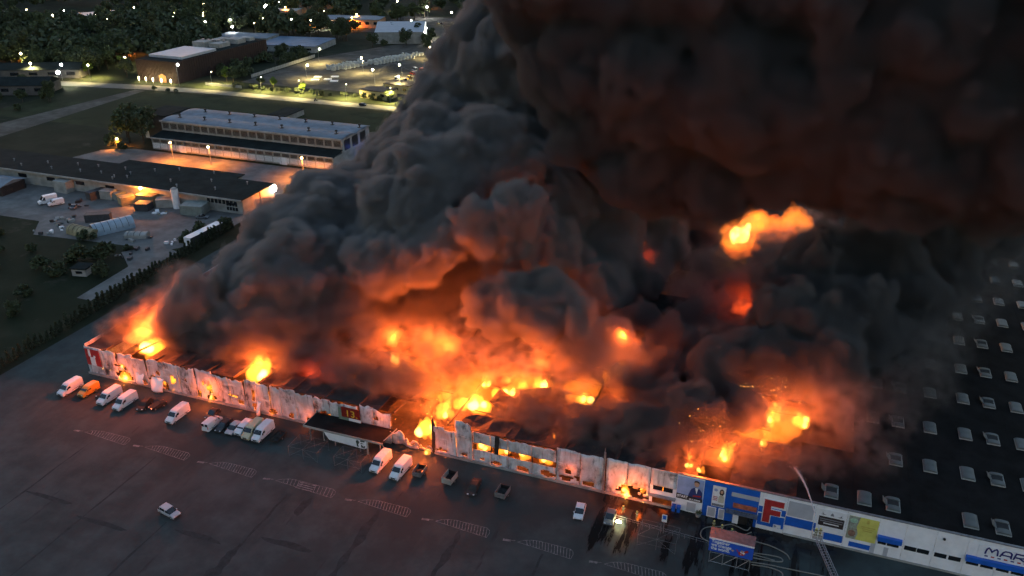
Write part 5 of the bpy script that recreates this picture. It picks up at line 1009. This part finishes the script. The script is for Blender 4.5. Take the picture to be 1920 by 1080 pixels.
hel.cyl((0,.04,1.66), .19, .03, 12); hel = hel.mesh('helmet', M['helmet']); bnd = MB().cyl((0,.015,1.1),.205,.07,12).mesh('reflective_band', M['reflect'])
def person(label, x, y, rz, pose, z=.02):
    o = thing('person', label, 'person', (x,y,z), rz, 'firefighters'); link('body', FIG[pose], o); link('helmet', hel, o); link('reflective_band', bnd, o); return o
person('firefighter in tan gear closest to the flames aiming a hose', 129.0,-5.6,R(-10),'hose'); person('firefighter in tan gear on hose right of the flames', 131.7,-6.2,R(20),'hose'); person('firefighter in yellow gear behind billboard, left of two', 145.1,-4.0,R(-10),'stand'); person('firefighter in yellow gear behind billboard, right of two', 146.6,-4.6,R(40),'stand'); person('firefighter crouched at hose coil behind billboard roof', 148.4,-5.0,R(80),'hose')
# aerial ladder with basket
BK = Vector((161.9,-9.6,7.4)); FT = Vector((167.2,-19.0,3.4))
L = thing('aerial_ladder', 'fire engine aerial ladder reaching up to the hall front with basket', 'ladder', tuple(FT))
d = (BK-FT); ln = d.length; q = d.to_track_quat('X','Z'); LD = bpy.data.objects.new('ladder_boom', None); COL.objects.link(LD); LD.parent = L; LD.rotation_euler = q.to_euler(); bpy.data.objects.remove(LD)
Mq = q.to_matrix().to_4x4()
for s in (-1,1):
    for z in (0,.55): MB().box(-2,ln,s*.42-.05,s*.42+.05,z-.05,z+.05,M=Mq).build('rail', M['steel'], L)
rung = MB().box(-.03,.03,-.42,.42,-.03,.03).mesh('rung', M['steel'])
for k in range(int(ln/.45)+4):
    p = Mq@Vector((-1.9+k*.45,0,0)); link('rung', rung, L, tuple(p), q.to_euler())
mb = MB()
for k in range(int(ln/.9)+2):
    for s in (-1,1): a = Mq@Vector((-1.9+k*.9,s*.42,0)); b = Mq@Vector((-1.45+k*.9,s*.42,.55)); c = Mq@Vector((-1.0+k*.9,s*.42,0)); mb.tube([a,b,c], .03, 4)
mb.build('lattice', M['steel'], L)
b0 = BK-FT; bk = MB().box(-.8,.8,-.55,.55,-.1,0).build('basket', M['render'], L, loc=tuple(b0+Vector((-.1,.5,.1))))
mb = MB()
for z in (.5,1.05): mb.tube([(-.8,-.55,z),(.8,-.55,z),(.8,.55,z),(-.8,.55,z),(-.8,-.55,z)], .035, 4)
for x in (-.8,0,.8):
    for y in (-.55,.55): mb.tube([(x,y,0),(x,y,1.05)], .03, 4)
mb.build('basket_rail', M['reflect'], bk)
person('firefighter on the left in the ladder basket', 161.5,-9.2,R(-10),'stand',7.52); person('firefighter on the right in the ladder basket', 162.15,-9.0,R(10),'hose',7.52)
# base truck of the ladder, below the frame
# water jet: a stream that breaks into spray
jt = thing('water_jet', 'white arc of water shot from the ladder onto the dark roof', 'water', (0,0,0))
jp = []
for k in range(15):
    t = k/14; p = Vector((161.9,-8.4,8.6)).lerp(Vector((156.4,9.0,7.9)), t); p.z += 3.2*math.sin(math.pi*t)*.62; jp.append(p)
M['water'] = mat('water_spray', (.5,.52,.55), .6, .1, 2)
MB().tube(jp[:13], .05, 7, r2=.16).build('stream', M['water'], jt, smooth=True)
mb = MB(); rs = random.Random(2)
for k in range(700):
    t = rs.random()**.6; i = min(13,int(t*14)); p = jp[i].lerp(jp[i+1], t*14-i)+Vector((rs.gauss(0,1),rs.gauss(0,1),rs.gauss(0,1)))*(.04+.42*t**2); s = rs.uniform(.02,.06); mb.add([p+Vector((s,0,0)),p+Vector((-s*.5,s,0)),p+Vector((-s*.5,-s,0)),p+Vector((0,0,s*1.4))],[(0,1,3),(1,2,3),(2,0,3),(0,2,1)])
tag(mb.build('spray', M['water'], jt), kind='stuff')
# hoses on the ground
M['hose'] = mat('canvas_hose', (.2,.19,.165), .9, .2, 2)
def hose(label, pts):
    P_ = []; n = len(pts)
    for i in range(n-1):
        p0, p1, p2, p3 = [Vector((*pts[max(0,min(n-1,j))],.12)) for j in (i-1,i,i+1,i+2)]
        for k in range(10):
            t = k/10; P_.append(.5*((2*p1)+(p2-p0)*t+(2*p0-5*p1+4*p2-p3)*t*t+(3*p1-p0-3*p2+p3)*t**3))
    P_.append(Vector((*pts[-1],.12))); o = MB().tube(P_, .11, 6).build('fire_hose', M['hose'], smooth=True); tag(o, label, 'hose', 'fire hoses on the wet asphalt')
hose('pale fire hose looping left of billboard to hall entrance', [(151.4,-1.0),(150.8,-2.6),(149.2,-2.2),(147.8,-2.0),(146.2,-3.2),(144,-4.2),(143.2,-5.6),(143.6,-7.2),(146,-8.0),(150,-8.2),(156,-8.6)])
hose('pale fire hose curving wide right of billboard', [(149.0,-5.2),(152,-5.0),(155,-5.2),(157.6,-6.2),(158.4,-7.4)]); hose('pale fire hose in a short hairpin right of billboard', [(152.5,-8.0),(155,-7.6),(156.9,-7.6),(157.2,-8.4),(155.6,-8.9),(152.5,-9.2)])
hose('pale fire hose running along the lot to the right edge', [(152,-10.4),(155,-10.0),(159,-9.8),(163,-9.6),(170,-9.6)]); hose('pale fire hose bending towards the bottom right of billboard', [(152.4,-10.9),(155.4,-10.6),(157.4,-11.2),(157.2,-13.2),(156,-15.5)])
hose('pale fire hose coiled tightly at the hall entrance', [(151.6,-2.8),(150.2,-4.0),(148.6,-3.6),(148.0,-4.6),(149,-5.4),(150,-5.0)])
o = thing('lit_torch', 'glowing work light lying on wet asphalt beside dark car', 'lamp', (128.9,-8.6,.05)); MB().box(-.35,.35,-.2,.2,0,.3).build('case', M['black'], o); link('globe', HEADS['Y'][1], o, (0,0,.45), scale=(1.1,.6,.4)); lamp_light(o,(0,0,1.2),40,(1,.85,.4),.2)
# ------------------------------------------------------------------ fires: flame bodies (emissive volumes) and their light
def flame_material(name, col, s):
    m = bpy.data.materials.new(name); m.use_nodes = True; nt = m.node_tree; nt.nodes.clear()
    o = nt.nodes.new('ShaderNodeOutputMaterial'); e = nt.nodes.new('ShaderNodeEmission'); e.inputs[0].default_value = (*col,1); e.inputs[1].default_value = s
    nt.links.new(e.outputs[0], o.inputs['Volume']); return m
M['flame'] = flame_material('flame', (1,.25,.02), .75*FS); M['flame_hot'] = flame_material('flame_core', (1,.48,.09), 2.2*FS); M['flame_soft'] = flame_material('soft_flame', (1,.2,.014), .13*FS); M['flame_dull'] = flame_material('dull_flame', (1,.14,.01), .13*FS); M['flame_red'] = flame_material('red_flame', (1,.09,.012), .30*FS)
rf = random.Random(17)
FIRE_COL = (1,.128,.012)
def fire(label, x, y, z, r, h, energy, m='flame', core=True, n=4, lz=None, ly=0.0, group='fires in and on the hall'):
    o = thing('fire', label, 'fire', (x,y,z), 0, group)
    def tongues(k, rr, hh):
        L_ = []
        for i in range(k):
            a = rf.uniform(0,6.28); q = r*.75*math.sqrt(rf.random()); bx, by = q*math.cos(a), q*math.sin(a); H_ = hh*rf.uniform(.55,1.1); lx, ly2 = rf.uniform(-.15,.4), rf.uniform(-.1,.35); st = 6
            for j in range(st):
                t = j/(st-1); L_.append((bx+lx*H_*t*t+.12*rr*rf.gauss(0,1), by+ly2*H_*t*t, H_*t+.2, max(.12, rr*rf.uniform(.8,1.1)*(1-.82*t))))
        return L_
    v = max(.14, r*.11)
    me = smoke_mesh('flame', tongues(n, r*.62, h), [(5,.35,.6,.4)], v, r*.25, rf.randrange(999), pad=v*3, amp=r*.22, ns=r*.28); me.materials.append(M[m]); link('flame', me, o)
    if core:
        me = smoke_mesh('flame_core', tongues(max(2,n//2), r*.4, h*.55), [], v, r*.2, rf.randrange(999), pad=v*3, amp=r*.12, ns=r*.25); me.materials.append(M['flame_hot']); link('flame_core', me, o)
    if energy: lamp_light(o, (0,ly,h*.7+1.2 if lz is None else lz), energy*FE*(1 if group == 'fires in and on the hall' else .13), FIRE_COL if m != 'flame_red' else (1,.07,.01), max(.4,r*.5), name='fire_light')
    return o
fire('big orange fire behind the left end of the front wall', 13,6.5,5,3.0,3.0,75,n=6,lz=7,ly=-1.5); fire('wide yellow fire behind the burnt wall above the single white van', 44,5,4.6,2.6,3.6,45,n=4)
fire('small red glow through roof smoke right of the wide yellow fire', 56,8,5,1.2,1.6,4,'flame_red',False); fire('second small red glow through roof smoke', 60,9,5,1.2,1.6,4,'flame_red',False)
fire('slim yellow flame between two roof wrecks in mid hall', 70,20,6,1.3,4.0,36,lz=6.5); fire('orange flames below the slim yellow flame', 68.5,13,5,1.4,2.6,12); fire('blazing white fireball in the collapsed wall bay', 86.3,1.5,3.0,2.2,4.6,36,n=5); fire('tall white-hot flame just behind the fireball', 89.0,6,4.5,1.7,4.4,24)
fire('long yellow blaze along the fallen roof', 94,11,5,2.6,3.4,17,n=6); fire('yellow blaze at the back of the fallen roof, right of long blaze', 98.5,17,5.4,1.7,2.6,18); fire('yellow flames beside tilted roof plates at centre', 104,22,5.6,1.8,3.0,18,n=5,lz=6); fire('small yellow flame left of the tilted roof plates', 92.5,18.5,5.4,1.2,2.4,10)
fire('orange flames low on the roof right of centre', 114.5,20,5,1.9,2.8,11); fire('orange flames farther back right of centre', 119.5,32,6,1.7,2.6,24,lz=10); fire('small orange flame beside the flames right of centre', 121,22.5,5.4,1.0,1.8,8); fire('single spark-like flame on the dark roof near front', 113.8,12.6,5.6,.5,.8,2,core=False,n=2)
fire('tiny flame at roof edge above the burning window strip', 113,2.8,7.2,.4,.9,1,core=False,n=2)
fire('bright yellow fire on right roof, left of two', 152,22.5,7.6,1.4,3.6,8,n=5); fire('bright yellow fire on right roof, right of two', 157.5,23.5,7.6,1.8,2.4,10,n=5); fire('narrow flames near roof edge above the suit poster', 145,7,7.6,1.1,3.4,12); fire('low fire at roof edge left of the suit poster', 139,3,7.0,.8,1.2,5); fire('low fire at roof edge above the suit poster', 141.2,2,7.2,.8,1.2,6); fire('small flames between the roof-edge fires and the bright pair', 151,13.5,7.6,.7,1.6,5)
fire('orange fire far back on the roof, left of two under the smoke', 135.5,121,7,5.5,8,12,'flame_soft',n=14); fire('orange fire far back on the roof, right of two under the smoke', 150,132,7,5.0,8,7,'flame_soft',core=False,n=14); fire('dim red fire deep in the dark smoke at centre', 114.5,83,7,3.0,4,22,'flame_red',False,lz=8,ly=-6); fire('dim red fire in dark smoke below the far pair', 141,69,7,2.2,4,7,'flame_red',False)
for k,(x,y,r,h,e,l) in enumerate(((77,24,1.6,2.2,34,'added dull red fire lighting the smoke behind the number 13 sign'),(82.5,21,1.5,2.0,32,'added dull red fire lighting the smoke left of the small yellow flame'),(108.5,22,1.6,1.6,8,'dull red fire between centre and right flames'))):  # first two are added fires, kept for their light on the smoke
    fire(l,x,y,6,r,h,e,'flame_dull',core=False,n=6,lz=6.0)
for x,y,r,h,l in ((91,8.5,1.5,1.6,'yellow-hot patch between the tall flame and the long blaze'),(96.5,14.5,1.3,1.4,'yellow-hot patch between the long blaze and roof plates'),(101,18.5,1.2,1.3,'yellow-hot patch before the tilted roof plates'),(155,22,4.0,4.2,'ragged orange glow round the bright right pair'),(149,18,3.6,3.6,'ragged orange glow left of the bright right pair'),(144,8,2.2,3.4,'ragged orange glow round the roof-edge flames'),(75,18,4.0,2.4,'wide bed of orange flame left of the roof wrecks'),(84,14,4.0,2.4,'wide bed of orange flame behind the collapsed bay'),(93,14,4.2,2.4,'wide bed of orange flame along the fallen roof'),(102,20,4.0,2.4,'wide bed of orange flame round the tilted roof plates'),(113,22,3.6,2.4,'wide bed of orange flame right of centre'),(119,30,3.0,2.6,'wide bed of orange flame farther back right of centre')):
    fire(l,x,y,6.4,r,h,4,'flame' if r < 1.6 else 'flame_soft',core=False,n=8)
fire('dull orange-red fire spread between the far roof pair', 143,125,7,6.5,7,0,'flame_dull',core=False,n=14)
fire('dull red fire below the far roof pair', 137,112,7,4.5,6,0,'flame_dull',core=False,n=10)
# fires at the foot of the front wall and seen through its holes
for x,y,z,r,h,e,l in ((10.7,-.1,.4,1.4,1.9,13,'fierce yellow fire at the foot of the wall left of hanging sheet'),(9.8,.6,3.4,.7,.9,2,'flame in the slit above the fierce yellow fire'),(18.4,.2,1.4,.5,1.1,2,'small flame beside the hanging white sheet'),(24.2,-.4,.2,.35,.6,2,'tiny ground flame right of the hanging white sheet'),(31.5,-.2,.6,.45,.8,3,'round flame low on the wall left of the tall yellow flames'),(34.8,.0,.4,.8,3.8,12,'tall yellow flames licking up the wall above the lone van'),(34.6,-.7,.05,.6,.7,4,'flames on the ground under the tall yellow flames'),(37.4,-.6,.05,.35,.5,2,'tiny ground flame right of the tall yellow flames'),(42.6,-.3,.6,.35,.6,2,'tiny flame at the wall foot above the tail-first van'),(46.0,.2,3.4,.4,1.6,3,'flame in the vertical slit of the burnt wall'),(50.6,-.5,.05,.5,.8,4,'small fire on the ground left of the canopy'),(60.2,.0,.6,.6,.9,4,'small fire at the wall foot just left of canopy'),(77.4,.0,4.9,.55,.8,4,'small fire above the right end of the canopy'),(88.0,-1.5,.05,.8,1.0,8,'fire on the ground below the white fireball'),(117.4,.2,2.5,.4,.7,3,'small flame in a wall hole right of the burning strip'),(128.2,-.3,.3,1.3,2.2,16,'bright yellow fire at the wall foot beside firefighters'),(131.4,.2,1.4,.6,.9,5,'smaller yellow fire right of the bright one beside firefighters'),(131.9,-6.9,.05,.25,.5,1,'tiny flame on wet asphalt by the firefighters')):
    fire(l,x,y,z,r,h,e,n=3,lz=h*.6+.6,ly=-2.6,core=(r > .5),group='fires along the front wall')
# burning strip behind the window band, and the burning goods behind the holes
for k,(x,e) in enumerate(((99.4,5),(103.2,7),(107.4,9),(112.2,10))): fire('fire filling the broken window strip, %s from the left'%('first','second','third','fourth')[k], x,.9,2.9,1.25,1.7,e,n=5,lz=.6,ly=.3,group='fires in the window strip')
for k,x in enumerate((21,30,39,47,54,64,92,121,135.2)): fire('low red blaze inside the hall seen through holes in the front wall', x,2.6,.3,1.6,3.0,5,'flame',False,n=4,group='blazes behind the front wall')
# embers
mb = MB()
for (cx,cy,cz,sx,n_) in ((135,121,10,5,26),(152,22,11,4,30),(143,8,11,3,20),(70,18,9,3,14),(103,20,9,4,16),(87,2,7,3,14),(34,-1,2,2.5,14),(10,-1.5,1.5,2.5,14),(129,-2,2,2.5,14)):
    for k in range(n_):
        p = Vector((cx+rf.gauss(0,sx),cy+rf.gauss(0,sx*.6),cz+abs(rf.gauss(0,sx*.8)))); s = rf.uniform(.04,.1); mb.add([p+Vector((s,0,0)),p+Vector((-s,s,0)),p+Vector((-s,-s,0)),p+Vector((0,0,s))],[(0,1,3),(1,2,3),(2,0,3),(0,2,1)])
tag(mb.build('sparks', emat('spark_glow', (1,.4,.06), 6*FS)), 'orange sparks flying above the fires', 'sparks', kind='stuff')
# ------------------------------------------------------------------ smoke bodies
def smoke(label, lobes, levels, h, k, dens, col, seed, zfloor, amp=1.0, shells=((1.2,2.0,1,.07),(.0,.0,1,.42),(-1.5,.0,2,1.0))):
    ms = smoke_mesh('smoke', lobes, levels, h, k, seed, zfloor, amp=amp, shells=[s[:3] for s in shells]); root = None
    for j,(me,s) in enumerate(zip(ms, shells)):
        me.materials.append(smoke_material('smoke_%d_%d'%(seed,j), col, dens*s[3]))
        if root is None: root = tag(link('smoke', me), label, 'smoke', kind='stuff')
        else: link('smoke_core', me, root)
        print(label, j, len(me.polygons))
smoke('towering dark grey smoke billows over the left half of the hall', LOBES_A+LOBES_D, LV_A, .62, .7, SD[0], SCOL[0], 1, 7.75, 1.2)
smoke('huge dark smoke overhang filling the upper right', LOBES_B, LV_B, .82, 1.2, SD[1], SCOL[1], 2, 7.75, .85)
smoke('black low smoke rolling over the right roof', LOBES_C, LV_C, .7, .8, SD[2], SCOL[2], 3, 7.75, 1.1)
puff_m = bpy.data.materials.new('soft_smoke'); puff_m.use_nodes = True; nt = puff_m.node_tree; nt.nodes.clear()
po = nt.nodes.new('ShaderNodeOutputMaterial'); pv = nt.nodes.new('ShaderNodeVolumePrincipled'); pv.inputs['Color'].default_value = (*SCOL[3],1); nt.links.new(pv.outputs[0], po.inputs['Volume'])
tc = nt.nodes.new('ShaderNodeTexCoord'); ge = nt.nodes.new('ShaderNodeNewGeometry'); vl = nt.nodes.new('ShaderNodeVectorMath'); vl.operation = 'LENGTH'; nt.links.new(tc.outputs['Object'], vl.inputs[0])
mr = nt.nodes.new('ShaderNodeMapRange'); mr.interpolation_type = 'SMOOTHSTEP'; mr.inputs['From Min'].default_value = 1.0; mr.inputs['From Max'].default_value = .25; nt.links.new(vl.outputs['Value'], mr.inputs['Value'])
ns = nt.nodes.new('ShaderNodeTexNoise'); ns.inputs['Scale'].default_value = .42; ns.inputs['Detail'].default_value = 3; nt.links.new(ge.outputs['Position'], ns.inputs['Vector'])
m2 = nt.nodes.new('ShaderNodeMapRange'); m2.inputs['From Min'].default_value = .38; m2.inputs['From Max'].default_value = .66; nt.links.new(ns.outputs[0], m2.inputs['Value'])
mu = nt.nodes.new('ShaderNodeMath'); mu.operation = 'MULTIPLY'; nt.links.new(mr.outputs[0], mu.inputs[0]); nt.links.new(m2.outputs[0], mu.inputs[1])
mv = nt.nodes.new('ShaderNodeMath'); mv.operation = 'MULTIPLY'; mv.inputs[1].default_value = SD[3]; nt.links.new(mu.outputs[0], mv.inputs[0]); nt.links.new(mv.outputs[0], pv.inputs['Density'])
bm = bmesh.new(); bmesh.ops.create_icosphere(bm, subdivisions=3, radius=1.0); puff_me = bpy.data.meshes.new('smoke_puff'); bm.to_mesh(puff_me); bm.free(); puff_me.materials.append(puff_m)
puff_d = puff_m.copy(); puff_d.name = 'soft_dark_smoke'
for n_ in puff_d.node_tree.nodes:
    if n_.bl_idname == 'ShaderNodeVolumePrincipled': n_.inputs['Color'].default_value = (.2,.195,.19,1)
    if n_.bl_idname == 'ShaderNodeMath' and not n_.inputs[1].is_linked: n_.inputs[1].default_value = .5
puff_md = puff_me.copy(); puff_md.materials.clear(); puff_md.materials.append(puff_d)
PG = thing('drifting_smoke', 'dark wispy smoke creeping low behind the front wall', 'smoke'); PG['kind'] = 'stuff'
for (x,y,z,r) in LOBES_G: link('smoke_puff', puff_md, PG, (x,y,max(z,8.5)), scale=(r*1.7,r*1.5,r*1.25))
puff_v = puff_d.copy(); puff_v.name = 'thin_dark_smoke'
for n_ in puff_v.node_tree.nodes:
    if n_.bl_idname == 'ShaderNodeMath' and not n_.inputs[1].is_linked: n_.inputs[1].default_value = .22
puff_mv = puff_me.copy(); puff_mv.materials.clear(); puff_mv.materials.append(puff_v)
PK = thing('drifting_smoke', 'thin dark smoke veil trailing over the first skylights', 'smoke'); PK['kind'] = 'stuff'
for (x,y,z,r) in LOBES_K: link('smoke_puff', puff_mv, PK, (x,y,max(z,8.5)), scale=(r*1.7,r*1.7,r*1.2))
PF = thing('drifting_smoke', 'thin orange-lit smoke drifting round the roof fires', 'smoke'); PF['kind'] = 'stuff'
for (x,y,z,r) in LOBES_E: link('smoke_puff', puff_me, PF, (x,y,max(z,5.5)), scale=(r*1.5,r*1.5,r*1.35))
